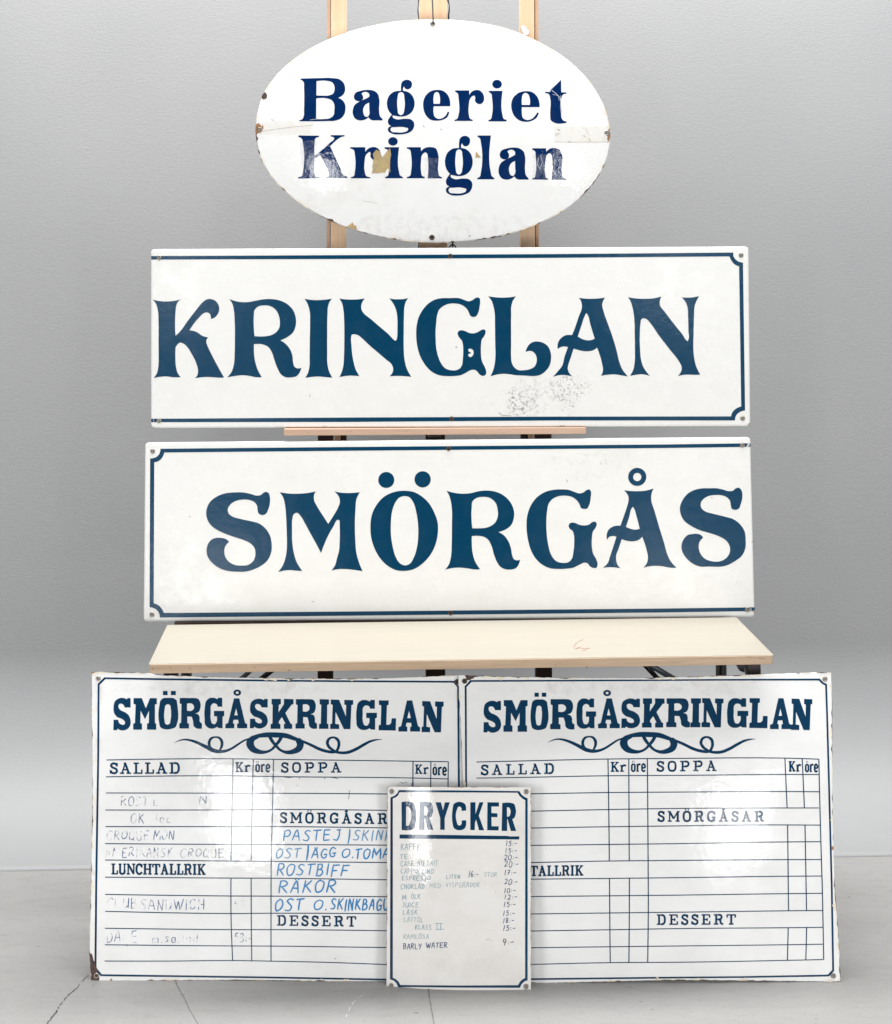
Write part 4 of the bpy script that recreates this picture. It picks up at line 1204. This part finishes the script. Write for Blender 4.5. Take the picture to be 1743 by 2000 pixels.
tL = [T("917,732! 1000,733! 1000,770! 985,775! 980,940! 1005,940! 1022,925! 1025,885! 1063,885! 1060,990! 915,987! 915,945! 932,940! 937,775! 917,770!", C14)]
def fx(loops, c, x0, y0, x1, y1, ref=None):
    return fit(loops, c[0] + x0 * c[2], c[1] + y0 * c[2], c[0] + x1 * c[2], c[1] + y1 * c[2], ref)
title_left = [('S', [tS]), ('M', [tM]), ('O with two dots', tO), ('R', tR), ('G', tG), ('A with a ring', tA + tRing), ('S', fx([tS], C13, 1430, 718, 1583, 972)), ('K', tK), ('R', fx(tR, C14, 207, 722, 390, 975)),
              ('I', tI), ('N', tN), ('G', fx(tG, C14, 723, 728, 900, 985)), ('L', tL), ('A', fx(tA, C14, 1083, 733, 1268, 998)), ('N', fx(tN, C14, 1280, 738, 1468, 1005))]
rb = bbox(tO[:1]); 
title_right = [('S', fx([tS], C15, 282, 735, 432, 1008)), ('M', fx([tM], C15, 452, 730, 658, 1000)), ('O with two dots', fx(tO, C15, 682, 667, 836, 986)), ('R', fx(tR, C15, 850, 722, 1057, 981)), ('G', fx(tG, C15, 1073, 716, 1241, 974)),
               ('A with a ring', fx(tA, C15, 1257, 716, 1443, 970) + cropmap([circle(1335, 670, 33, 27), circle(1335, 670, 12, 10)], C15)), ('S', fx([tS], C15, 1455, 716, 1615, 970)), ('K', fx(tK, C16, -24, 715, 168, 964)),
               ('R', fx(tR, C16, 182, 715, 385, 963)), ('I', fx(tI, C16, 388, 714, 478, 962)), ('N', fx(tN, C16, 483, 713, 670, 963)), ('G', fx(tG, C16, 700, 713, 881, 967)), ('L', fx(tL, C16, 890, 713, 1046, 970)),
               ('A', fx(tA, C16, 1066, 714, 1247, 977)), ('N', fx(tN, C16, 1245, 717, 1426, 986))]

orn = [  # (x, y, width) in left-board crop pixels
    [(785, 1097, 1), (820, 1078, 8), (870, 1066, 13), (930, 1074, 20), (1000, 1100, 26), (1060, 1130, 30), (1110, 1155, 34), (1165, 1168, 30), (1215, 1165, 24), (1270, 1145, 20), (1330, 1107, 18), (1385, 1073, 15), (1430, 1058, 14)],
    [(1172, 1158, 14), (1190, 1125, 22), (1192, 1085, 25), (1170, 1052, 20), (1137, 1045, 14), (1103, 1055, 20), (1084, 1090, 24), (1088, 1125, 24), (1112, 1152, 20)],
    [(1410, 1066, 14), (1480, 1040, 30), (1560, 1027, 42), (1650, 1027, 44), (1740, 1034, 42), (1810, 1058, 34), (1880, 1082, 22), (1950, 1112, 24), (2020, 1146, 26), (2085, 1166, 26), (2140, 1172, 26), (2185, 1160, 22)],
    [(1500, 1040, 34), (1450, 1062, 50), (1432, 1100, 66), (1455, 1145, 56), (1510, 1170, 38), (1565, 1172, 24), (1610, 1155, 20), (1650, 1115, 24), (1682, 1075, 28), (1700, 1040, 30)],
    [(1600, 1040, 30), (1618, 1075, 28), (1650, 1115, 24), (1690, 1155, 22), (1740, 1174, 28), (1800, 1168, 42), (1850, 1138, 56), (1860, 1100, 60), (1835, 1065, 40)],
    [(2172, 1160, 22), (2188, 1120, 24), (2180, 1070, 25), (2145, 1048, 18), (2105, 1060, 22), (2090, 1095, 25), (2110, 1135, 24), (2150, 1162, 20)],
    [(2140, 1168, 18), (2200, 1178, 24), (2260, 1176, 26), (2330, 1150, 26), (2400, 1110, 24), (2460, 1080, 20), (2510, 1068, 12), (2560, 1065, 1)],
]
def ornament(sgn, dx, dy):
    items = []
    for L in orn:
        P_ = rounded([(160 + x * .22949 + dx, 1200 + y * .22949 + dy, False) for x, y, w in L], 8, False)
        ws = [p[0] * .22949 for p in rounded([(w, 0, False) for x, y, w in L], 8, False)]
        items.append((P_, [max(.4, w) for w in ws], 'butt'))
    sgn.strokes('scroll', items, M_BLUE_C, label="blue scroll ornament")

def rules(sgn, lines, w=1.9):
    for q, L in enumerate(lines):
        sgn.strokes('ruled_line', [(rounded([(x, y, False) for x, y in L], 5, False), w, 'butt')], M_BLUE_C, 0.00026 + 0.00003 * (w > 1.95) + 0.0002 * 0)

# ------------------------------------------------------------------ menu boards
def warp_l(u, v):
    return 0.006 * math.sin(4.4 * u + 0.5) * math.sin(4.0 * v + .3) - 0.03 * (v - 0.30) ** 2 - 0.02 * (u + 0.1) ** 2 + 0.0010 * math.sin(13 * u + 9 * v)
def warp_r(u, v):
    return 0.005 * math.sin(4.0 * u + 2.2) * math.sin(4.4 * v + .4) - 0.03 * (v - 0.28) ** 2 - 0.02 * (u - 0.05) ** 2 + 0.0010 * math.sin(12 * u - 8 * v + 1)
def zf(px, py): return HC * F / (py - CY)
lb = Sign("menu_board", 542, HC * F / 1467.0, 0.0015, 11.5, 0.0, warp_l, "left menu board, white enamel with handwritten dishes in its rows, top under the table")
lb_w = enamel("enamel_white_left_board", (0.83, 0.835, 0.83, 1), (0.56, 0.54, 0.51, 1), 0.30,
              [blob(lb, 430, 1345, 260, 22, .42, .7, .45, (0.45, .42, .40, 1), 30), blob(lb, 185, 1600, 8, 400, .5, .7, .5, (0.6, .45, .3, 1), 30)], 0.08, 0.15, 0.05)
rb_ = Sign("menu_board", 1275, HC * F / 1471.0, 0.0015, 11.5, 0.0, warp_r, "right menu board, white enamel with empty ruled rows, leaning with its top under the table")
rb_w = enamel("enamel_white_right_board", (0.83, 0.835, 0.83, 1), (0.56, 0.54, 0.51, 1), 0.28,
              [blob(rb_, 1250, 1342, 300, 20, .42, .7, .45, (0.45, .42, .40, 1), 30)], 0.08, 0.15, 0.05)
lb_out = P(180, 1312.5, 230, 1313, 288, 1314.7, 316, 1319, 440, 1323.5, 560, 1325.5, 700, 1326, 782, 1324, 895, 1319, 905, 1321, 907, 1600, 910, 1925, 830, 1923.5, 757, 1921.5, 700, 1919, 600, 1916, 480, 1914.2, 340, 1915, 260, 1917, 200, 1919, 178.5, 1918, 175, 1860, 175.5, 1820, 178, 1740, 179.5, 1640, 181, 1560, 181, 1470, 179.5, 1400, 179.5, 1330)
rb_out = P(896, 1318.5, 930, 1320, 1000, 1322, 1100, 1324.5, 1250, 1324.5, 1400, 1320.5, 1500, 1317, 1600, 1313.5, 1624, 1314, 1626, 1380, 1626, 1480, 1627, 1610, 1631, 1730, 1633, 1760, 1637, 1808, 1641, 1881, 1642, 1918, 1560, 1917, 1460, 1915.5, 1380, 1915, 1300, 1914.5, 1200, 1917, 1100, 1919.5, 1037, 1921, 915, 1925, 910, 1700, 905, 1520, 901, 1430, 897, 1360)
lb.panel(lb_out, lb_w, 0.0022, 0.0010, 0.02, jagged=.35)
rb_.panel(rb_out, rb_w, 0.0022, 0.0010, 0.02, jagged=.35)
for s_, sd in ((lb, 11), (rb_, 12)):
    s_.rim_wear('rust_edge', M_RUST, 0.0018, 0.45, sd, off=0.0005, side=0.0015)
    s_.rim_wear('yellowed_edge', M_CREAM, 0.005, 0.55, sd + 5, off=0.0003, side=0.0005)

def band(outer, inner):   # closed frame: outer loop and inner loop
    return [outer, inner]
lb.shape('border', band(P(203.6, 1323, 330, 1325, 560, 1328, 700, 1329, 888, 1330, 897, 1341, 898.5, 1520, 902, 1903, 893, 1915.8, 755, 1915.4, 510, 1911, 197, 1907, 184.5, 1893, 186, 1730, 188, 1600, 190, 1480, 190.8, 1336),
                        P(205.9, 1326.6, 330, 1328.9, 560, 1331.6, 700, 1332.6, 886, 1333.6, 893.4, 1342, 894.6, 1520, 898, 1901, 891.5, 1912.3, 755, 1911.9, 510, 1907.4, 199, 1903.2, 188.5, 1891, 190, 1730, 192, 1600, 193.8, 1480, 194.6, 1338)), M_BLUE_C)
rb_.shape('border', band(P(919, 1328.5, 1280, 1327.3, 1400, 1326.4, 1602, 1325.5, 1609, 1333, 1616, 1336.5, 1618, 1400, 1620.3, 1480, 1624, 1620, 1627, 1730, 1629.9, 1896.5, 1620, 1907.5, 1450, 1910.5, 1320, 1911.5, 1040, 1914.5, 926, 1915, 916, 1903, 912, 1700, 909, 1520, 908, 1340.4),
                         P(921.5, 1332, 1280, 1330.3, 1400, 1329.6, 1599.5, 1329.2, 1606, 1335.5, 1612.4, 1338.8, 1614.4, 1400, 1616.6, 1480, 1620.4, 1620, 1623.4, 1730, 1626, 1894.8, 1617.5, 1903.9, 1450, 1906.9, 1320, 1907.9, 1040, 1911, 928, 1911.5, 919.6, 1901, 915.6, 1700, 912.6, 1520, 911.8, 1342)), M_BLUE_C)
for ch, L in title_left: lb.shape('letter', L, M_BLUE_C, label="blue letter " + ch)
for ch, L in title_right: rb_.shape('letter', L, M_BLUE_C, label="blue letter " + ch)
ornament(lb, 0, 0)
ornament(rb_, 730, -0.8)

LH = [[(208, 1484.5), (420, 1482), (534, 1483.3), (660, 1485), (876, 1488)], [(207, 1517.5), (454, 1515.5), (533, 1517), (807, 1519.8), (876, 1521.5)], [(207, 1549), (454, 1549.5), (532, 1549.7), (757, 1551), (878, 1553)],
      [(206, 1582.3), (454, 1582), (532, 1581.3), (757, 1583), (878, 1585)], [(206, 1614.7), (453, 1614.7), (532, 1614.6), (757, 1617.3), (878, 1619)], [(205.5, 1648), (451, 1649.6), (531, 1649.8), (757, 1651), (879, 1652)],
      [(205.5, 1680), (451, 1682), (531, 1682.7), (757, 1685), (879, 1686)], [(205.5, 1713.5), (451, 1715.3), (530, 1715.6), (757, 1718.6), (879, 1720)], [(205.5, 1747.2), (451, 1750.3), (530, 1750.6), (757, 1751.8), (880, 1753)],
      [(205.5, 1780.2), (451, 1784.6), (530, 1784), (757, 1785), (880, 1786)], [(205, 1813.3), (451, 1816), (530, 1816), (757, 1818.2), (881, 1820)], [(205, 1845.6), (451, 1847.9), (530, 1848.2), (757, 1851), (881, 1852)],
      [(204.5, 1877.4), (330, 1877.5), (451, 1876.4), (530, 1877.6), (640, 1880), (757, 1884.2), (881, 1887)]]
LV = [[(455.5, 1482), (453, 1600), (451.3, 1682)], [(451.3, 1715.5), (451.6, 1800), (454.6, 1876.5)], [(495, 1482.5), (492, 1600), (490.8, 1682.2)], [(490.8, 1715.5), (491, 1800), (492, 1876.8)],
      [(534.5, 1483), (532, 1600), (530, 1683), (529.6, 1780), (529.6, 1877.5)], [(807, 1486.5), (806.4, 1583)], [(842, 1487.3), (841, 1583)], [(876, 1488), (875.4, 1550), (881, 1887)], [(806, 1617), (807, 1785)], [(841, 1617), (842, 1785)], [(807, 1819), (808, 1885)], [(843, 1819), (844, 1886)]]
rules(lb, LH)
rules(lb, LV, 2.0)
RH = [[(931, 1488.5), (1060, 1485.5), (1188, 1482.7), (1324, 1481.5), (1520, 1480.7), (1560, 1481.5), (1600, 1483)], [(931, 1520), (1000, 1519), (1188, 1515.4), (1350, 1514.5), (1535, 1512.8), (1601, 1513)],
      [(932, 1552), (1038, 1550.6), (1188, 1548.2), (1320, 1547.3), (1537, 1546.2), (1602, 1546.6)], [(933, 1586), (1038, 1584.5), (1189, 1581.4), (1320, 1579.3), (1600, 1578.3)],
      [(933, 1619), (1037, 1617.5), (1189, 1615), (1325, 1613.4), (1490, 1611.4), (1603, 1611.8)], [(934, 1653), (1036, 1651.5), (1190, 1649.6), (1325, 1648), (1540, 1644.6), (1604, 1644.2)],
      [(934, 1686.5), (1036, 1685), (1190, 1682), (1325, 1680.8), (1540, 1679.2), (1605, 1679)], [(935, 1719), (1036, 1717.5), (1190, 1716), (1325, 1714.5), (1540, 1711.7), (1606, 1711.3)],
      [(935, 1753), (1035, 1751.5), (1190, 1750), (1325, 1748.6), (1540, 1745.7), (1607, 1745)], [(936, 1787), (1035, 1785.5), (1191, 1783.5), (1325, 1782), (1540, 1779.2), (1608, 1778.6)],
      [(936, 1820), (1036, 1818.7), (1191, 1816.3), (1325, 1814), (1540, 1812.3), (1609, 1811.5)], [(937, 1853), (1036, 1851.5), (1191, 1849.5), (1325, 1848), (1540, 1845.5), (1610, 1844.5)],
      [(937, 1886), (1037, 1884), (1192, 1880.5), (1325, 1879.8), (1540, 1876), (1609, 1874.5)]]
RV = [[(1188, 1482.7), (1190, 1620), (1190.6, 1682)], [(1191, 1716), (1191.6, 1800), (1192.4, 1880.5)], [(1228.6, 1482), (1229.5, 1680.5)], [(1229.8, 1715.5), (1229.6, 1800), (1228.8, 1880.3)], [(1265, 1481.8), (1266.4, 1680), (1266.8, 1780), (1265.6, 1880)],
      [(1533.7, 1481), (1538, 1578.4)], [(1539, 1611.6), (1540.8, 1779.2)], [(1540.2, 1812.3), (1538.6, 1876)], [(1567.5, 1481.8), (1571.8, 1578.3)], [(1573, 1611.6), (1576, 1778.9)], [(1576.2, 1812), (1574.6, 1875.3)],
      [(1600, 1483), (1603, 1611), (1607, 1745), (1609.5, 1874.5)]]
rules(rb_, RH)
rules(rb_, RV, 2.1)

slab_word(lb, "SALLAD", 214.5, 352, 1490, 1511.5, -.5)
slab_word(lb, "Kr", 459.5, 490, 1489, 1508, 0, gap=10)
slab_word(lb, "öre", 499.5, 527.5, 1486, 1508, .3, gap=14, wt=.155, ht=.11)
slab_word(lb, "SOPPA", 549, 667, 1489.5, 1509, 0, gap=26)
slab_word(lb, "Kr", 811, 838, 1493.5, 1511.5, .6, gap=10)
slab_word(lb, "öre", 846, 872.5, 1491, 1514, 1, gap=14, wt=.155, ht=.11)
slab_word(lb, "SMÖRGÅSAR", 547, 757, 1587, 1607.5, 2.2, gap=26)
slab_word(lb, "LUNCHTALLRIK", 217, 402, 1687, 1708, 1.0, gap=4)
slab_word(lb, "DESSERT", 541, 696, 1788, 1808, 2.2, gap=26)
slab_word(rb_, "SALLAD", 939.5, 1083, 1494, 1514, -3, gap=26)
slab_word(rb_, "Kr", 1193, 1224, 1488.5, 1507.5, -.2, gap=10)
slab_word(rb_, "öre", 1233.5, 1261.5, 1485, 1507.5, 0, gap=14, wt=.155, ht=.11)
slab_word(rb_, "SOPPA", 1283, 1400, 1487, 1507, -1.3, gap=26)
slab_word(rb_, "Kr", 1541, 1565.5, 1487, 1507, .3, gap=10)
slab_word(rb_, "öre", 1573.5, 1598, 1485.5, 1508, .3, gap=14, wt=.155, ht=.11)
slab_word(rb_, "SMÖRGÅSAR", 1285, 1493, 1584.5, 1605, 0, gap=26)
slab_word(rb_, "LUNCHTALLRIK", 955, 1140, 1692, 1712, -1.8, gap=4)
slab_word(rb_, "DESSERT", 1283, 1438, 1786.5, 1806.5, -.6, gap=26)

HB = M_INK_BLUE
hand_word(lb, "PASTEJ", 552, 664, 1622, 1643, HB, 2.5, .13, dy=-1)
hand_word(lb, "|", 676, 689, 1625, 1644, HB, 2.8, .02)
hand_word(lb, "SKINKA", 689, 782, 1622, 1642, M_INK_BLUE2, 2.3, .15)
hand_word(lb, "OST", 538, 587, 1657, 1676, M_INK_BLUE2, 2.3, .12)
hand_word(lb, "|", 596, 606, 1656, 1676, HB, 3.4, .04)
hand_word(lb, "ÄGG", 609, 656, 1658, 1677, HB, 2.6, .10, dy=-2)
hand_word(lb, "O.", 667, 692, 1658, 1675, HB, 2.5, .15)
hand_word(lb, "TOMAT", 693, 777, 1658, 1677, HB, 2.8, .14)
hand_word(lb, "ROSTBIFF", 540, 680, 1688, 1710, HB, 2.6, .16, dy=1)
hand_word(lb, "RÄKOR", 543, 656, 1721, 1745, HB, 2.9, .15, dy=-1.5)
hand_word(lb, "OST", 536, 592, 1755.5, 1779, HB, 3.0, .12)
hand_word(lb, "O.", 612, 640, 1758, 1777, HB, 2.7, .15)
hand_word(lb, "SKINKBAGUETT", 645, 800, 1756, 1778, HB, 2.8, .12)
RUB, FNT = M_INK_RUB, M_INK_FAINT
hand_word(lb, "ROST", 236, 290, 1556, 1574, FNT, 1.6, .05)
hand_word(lb, "L", 298, 312, 1560, 1575, FNT, 1.4, .05)
hand_word(lb, "N", 388, 406, 1556, 1570, FNT, 1.5, .05)
hand_word(lb, "OK", 255, 282, 1590, 1608, RUB, 1.9, .06)
hand_word(lb, "lac", 303, 334, 1590, 1609, FNT, 1.5, .05)
hand_word(lb, "CROQUE", 208, 292, 1623, 1641, RUB, 1.6, .04)
hand_word(lb, "MON", 299, 340, 1622, 1640, RUB, 1.5, .04)
hand_word(lb, "AMERIKANSK", 206, 338, 1656, 1674, RUB, 1.5, .02)
hand_word(lb, "CROQUE", 352, 438, 1658, 1675, FNT, 1.5, .04)
hand_word(lb, "CLUB", 208, 268, 1755, 1774, RUB, 1.6, .04)
hand_word(lb, "SANDWICH", 274, 399, 1757, 1777, RUB, 1.6, .03)
hand_word(lb, "55", 457, 476, 1759, 1775, RUB, 1.6, .05)
hand_word(lb, "DALE", 208, 268, 1818, 1841, RUB, 1.5, .02)
hand_word(lb, "m.sallad", 297, 387, 1823, 1842, RUB, 1.5, .02)
hand_word(lb, "53:-", 457, 492, 1823, 1841, RUB, 1.7, .04)
lb.strokes('mark', [([(556, 1518.3), (566, 1519), (572, 1518)], 1.3, 'round'), ([(585, 1518), (585.5, 1522)], .9, 'round'), ([(634.5, 1518.5), (634.8, 1522)], 1.1, 'round'), ([(646, 1518.5), (654, 1519.5), (661, 1521.5)], 1.0, 'round'),
                    ([(683, 1544), (682, 1556), (680.5, 1561)], .8, 'round'), ([(782, 1528.5), (790, 1530)], 1.0, 'round'), ([(792, 1527), (795, 1529)], 1.1, 'round'), ([(805, 1530), (808, 1536)], 1.8, 'round'), ([(808, 1528), (804, 1534)], 1.0, 'round'),
                    ([(580, 1534), (581, 1535)], .8, 'round'), ([(655, 1872), (656, 1873)], 1.1, 'round'), ([(248, 1844), (249, 1848)], .8, 'round')], simple("pen_dots", (0.03, 0.045, 0.09, 1), .5), 0.0005)
lb.shape('rust_corner', [jag(P(175, 1860, 180, 1864, 182, 1874, 186, 1882, 189, 1891, 192, 1899, 190, 1902, 194, 1906, 194, 1914, 197, 1918, 192, 1918.5, 179, 1918.2, 177, 1890), .7, 41, 2.5)], M_RUST, 0.0007, label="bare rusty lower corner")
lb.shape('rust_chip', [jag(P(217, 1911, 219, 1914, 221, 1918, 214, 1918.4), .4, 42, 2)], M_RUST2, 0.0006)
lb.shape('rust_chip', [jag(P(179.4, 1312.6, 186, 1312.8, 183, 1315, 180, 1316), .4, 43, 2)], M_RUST2, 0.0006)
rb_.shape('rust_chip', [jag(P(909, 1320, 915, 1319.6, 921, 1320.3, 931, 1320.2, 925, 1325, 918, 1328.6, 913, 1329, 911, 1326), .6, 44, 2)], M_RUST, 0.0007)
rb_.shape('rust_chip', [jag(P(1624, 1655, 1628.6, 1653, 1629, 1659, 1625.5, 1661), .5, 45, 2)], M_RUST2, 0.0006)
for s_, x, y, dk in ((lb, 192, 1325.5, 0), (lb, 893, 1331.5, 1), (lb, 188.5, 1906, 0), (rb_, 907.8, 1330.5, 1), (rb_, 1611.8, 1326.5, 0), (rb_, 1628, 1906, 0)): s_.eyelet(x, y, 5.2, dk)

# ------------------------------------------------------------------ drinks sign
def warp_d(u, v):
    return -(0.75 if u < 0.012 else 0.15) * (u - 0.012) ** 2 + 0.0012 * math.sin(11 * v + 1) + 0.0006 * math.sin(24 * u)
dr = Sign("drinks_sign", 896, HC * F / 1483.5, 0.0015, 10.5, 0.0, warp_d, "small upright white enamel drinks price sign leaning in front of the two menu boards")
dr_w = enamel("enamel_cream_drinks", (0.79, 0.775, 0.75, 1), (0.56, 0.52, 0.47, 1), 0.45, [blob(dr, 890, 1880, 110, 60, .42, .68, .4, (0.55, .51, .48, 1), 14)], 0.06, 0.14, 0.06)
dr.panel(rrect([(757.3, 1537), (1037.4, 1538), (1037.6, 1937), (755, 1934.2)], 2.5, 3), dr_w, 0.0022, 0.0012, 0.016)
dr.rim_wear('rust_edge', M_RUST2, 0.0012, 0.35, 51, off=0.0005, side=0.0015)
def cc(c, *pts): return [(c[0] + x * c[2], c[1] + y * c[2]) for x, y in pts]
dr.shape('border', [cc(C17, (215, 127), (850, 131), (1497, 138), (1520, 175), (1550, 200), (1585, 215)) + cc(C18, (1585, 1062), (1550, 1075), (1520, 1103), (1503, 1142), (850, 1140), (207, 1135), (190, 1095), (160, 1065), (120, 1052)) + cc(C17, (125, 205), (165, 190), (195, 165)),
                    cc(C17, (222, 150), (205, 185), (180, 205), (150, 217)) + cc(C18, (150, 1036), (180, 1048), (210, 1075), (230, 1112), (850, 1118), (1483, 1114), (1503, 1078), (1530, 1052), (1558, 1038)) + cc(C17, (1560, 235), (1530, 218), (1500, 190), (1478, 155), (850, 152))], M_BLUE_C)
dR = [T("437,255! 525,253 558,265 572,300 572,385 560,412 540,425! 580,550! 525,550! 492,425! 487,425! 487,550! 430,550!", C17), T("485,300! 505,302 518,320 520,370 508,395 485,400!", C17)]
drl = [('D', [T("243,255! 335,253 372,268 387,305 388,495 374,535 340,550 245,552!", C17), T("292,300! 318,303 334,328 335,470 322,502 290,507!", C17)]), ('R', dR),
       ('Y', [T("605,257! 662,257! 685,345! 705,257! 757,257! 702,425! 702,550! 655,550! 655,425!", C17)]),
       ('C', [T("830,257 890,258 922,280 930,315 930,345! 882,348! 880,318 865,303 847,305 836,325 835,480 845,500 868,503 882,485 882,450! 930,448! 930,500 912,538 880,553 830,550 798,527 788,490 788,320 798,277", C17)]),
       ('K', [T("975,257! 1030,257! 1030,385! 1072,257! 1115,257! 1065,400! 1122,555! 1068,555! 1037,440! 1025,470! 1022,553! 975,552!", C17)]),
       ('E', [T("1157,257! 1280,258! 1280,302! 1200,302! 1200,372! 1265,375! 1263,415! 1200,415! 1202,512! 1278,513! 1276,557! 1155,555!", C17)]),
       ('R', fx(dR, C17, 1308, 260, 1463, 562))]
for ch, L in drl: dr.shape('letter', L, M_BLUE_C, label="blue letter " + ch)
dr.shape('underline', [cc(C17, (222, 600), (800, 606), (1370, 615), (1400, 620), (1497, 620), (1495, 653), (800, 648), (222, 643))], M_BLUE_C)
TE, PT, NV = M_INK_TEAL, M_INK_PALE, M_INK_NAVY
for tx, x0, x1, y0, y1, m_, w_ in (
    ("KAFFE", 783, 821, 1648.5, 1660.5, TE, 1.3), ("TE", 782, 796, 1668.5, 1678, TE, 1.3), ("CAFE", 783, 808, 1682, 1692, TE, 1.3), ("AU", 815, 829, 1682, 1692, TE, 1.3), ("LAIT", 834, 856, 1681, 1690.5, PT, 1.3),
    ("CAPPUCCINO", 783, 847, 1697, 1706.5, TE, 1.25), ("ESPRESSO", 785, 841, 1711, 1720, TE, 1.25), ("LITEN", 872, 899, 1709, 1716, TE, 1.1), ("STOR", 946, 971, 1704.5, 1712.5, PT, 1.2),
    ("CHOKLAD", 783, 829, 1727, 1736.5, TE, 1.3), ("MED", 839, 861, 1725.5, 1734.5, PT, 1.2), ("VISPGRÄDDE", 871, 938, 1724, 1733, PT, 1.2),
    ("M", 785, 794, 1749, 1758, TE, 1.3), ("ÖLK", 804, 821, 1747, 1755.5, TE, 1.2), ("JUICE", 785, 818, 1763.5, 1772, TE, 1.25), ("LÄSK", 787, 816, 1778, 1787, TE, 1.2), ("LÄTTÖL", 789, 827, 1792, 1801, PT, 1.2),
    ("KLASS", 811, 843, 1806.5, 1816, TE, 1.15), ("RAMLÖSA", 788, 838, 1825, 1834, PT, 1.2), ("16:-", 915, 934, 1701.5, 1714, NV, 1.3),
    ("15:-", 988, 1010, 1643, 1653, NV, 1.3), ("15:-", 987, 1010, 1657, 1666.5, NV, 1.2), ("20:-", 984.5, 1011, 1669.5, 1680, NV, 1.3), ("20:-", 985, 1013, 1682, 1693.5, NV, 1.3), ("17:-", 985, 1008, 1700, 1710, NV, 1.3),
    ("20:-", 985, 1011, 1717, 1728, NV, 1.3), ("10:-", 985, 1007, 1734.5, 1744, NV, 1.3), ("12:-", 985, 1010, 1747.5, 1757, NV, 1.3), ("15:-", 983.5, 1007, 1762, 1772, NV, 1.3), ("15:-", 982.5, 1006, 1779, 1789, NV, 1.3),
    ("18:-", 982.5, 1004, 1793, 1803, NV, 1.3), ("15:-", 982.5, 1007, 1808, 1818, NV, 1.3), ("9:-", 981, 1004, 1834, 1846, M_INK_BLACK, 1.5)):
    hand_word(dr, tx, x0, x1, y0, y1, m_, w_ * 0.9, .10 if tx[0].isdigit() else .03, seed=int(y0))
hand_word(dr, "BARLY", 788, 824, 1843.5, 1854, NV, 1.35, .03)
hand_word(dr, "WATER", 832, 874, 1841.5, 1852, NV, 1.35, .03)
dr.strokes('handwriting', [([(851, 1804), (865, 1804)], 1.1, 'round'), ([(854, 1804), (854, 1815)], 1.1, 'round'), ([(861, 1804), (861, 1816)], 1.1, 'round'), ([(852, 1815.5), (864, 1816)], 1.1, 'round'), ([(866.5, 1814.5), (867, 1815)], 1.5, 'round')], M_INK_TEAL, .0004, label="handwritten II.")
dr.strokes('mark', [([(950, 1835), (951.5, 1836)], 1.2, 'round'), ([(955, 1834), (956, 1836)], 1.0, 'round'), ([(960, 1837), (961, 1838)], .8, 'round'), ([(968.5, 1741), (969, 1742.5)], .8, 'round')], M_SCR, .0004)
for x, y in ((765.7, 1546), (1028.3, 1546.5), (764.5, 1925.5), (1027.8, 1927)): dr.eyelet(x, y, 4.9)

# ------------------------------------------------------------------ wire hook and cords
hk = tube("wire_hook", [W(844.5, -40, 3.664), W(845, 0, 3.648), W(846, 30, 3.634), W(846.3, 41, 3.628), W(846.2, 46, 3.632), W(845.8, 47, 3.645)], [.0017] * 6, M_WIRE, None, 8)
tag(hk, "thin dark wire hook holding the top hole of the oval sign", "hook")
def cord(px, seed, y0, y1, label, d=3.69):
    rnd = random.Random(seed)
    pts = []
    y = y0
    while y < y1:
        pts.append(W(px + rnd.uniform(-1.5, 1.5), y, d + (CY - y) / F * 0.1))
        y += rnd.uniform(7, 14)
    pts.append(W(px, y1, d))
    r = [0.0011 * rnd.uniform(.7, 1.9) for _ in pts]
    o = tube("cord", pts, r, M_BLACK, None, 7)
    tag(o, label, "cord", "black cords down the sides of the easel mast")
    return o
cord(817.5, 4, -40, 484, "black knotted cord hanging on the left side of the easel mast")
cord(876.5, 5, -40, 300, "black knotted cord hanging on the right side of the easel mast")
clip = empty("cord_clip", W(884, 483, 3.66))
tag(clip, "small black forked clip just under the oval sign, beside the mast", "clip")
c0 = W(884, 483, 3.66)
tube('stem', [W(884.5, 466, 3.66) - c0, W(884.5, 477, 3.66) - c0], .0022, M_BLACK, clip, 8)
tube('prong', [W(884.5, 476, 3.66) - c0, W(880, 480, 3.66) - c0, W(877.5, 485, 3.66) - c0], .0017, M_BLACK, clip, 8)
tube('prong', [W(884.5, 476, 3.66) - c0, W(889, 480, 3.66) - c0, W(891.5, 485, 3.66) - c0], .0017, M_BLACK, clip, 8)
tube('prong', [W(884.5, 476, 3.66) - c0, W(884.5, 485, 3.66) - c0], .0015, M_BLACK, clip, 8)
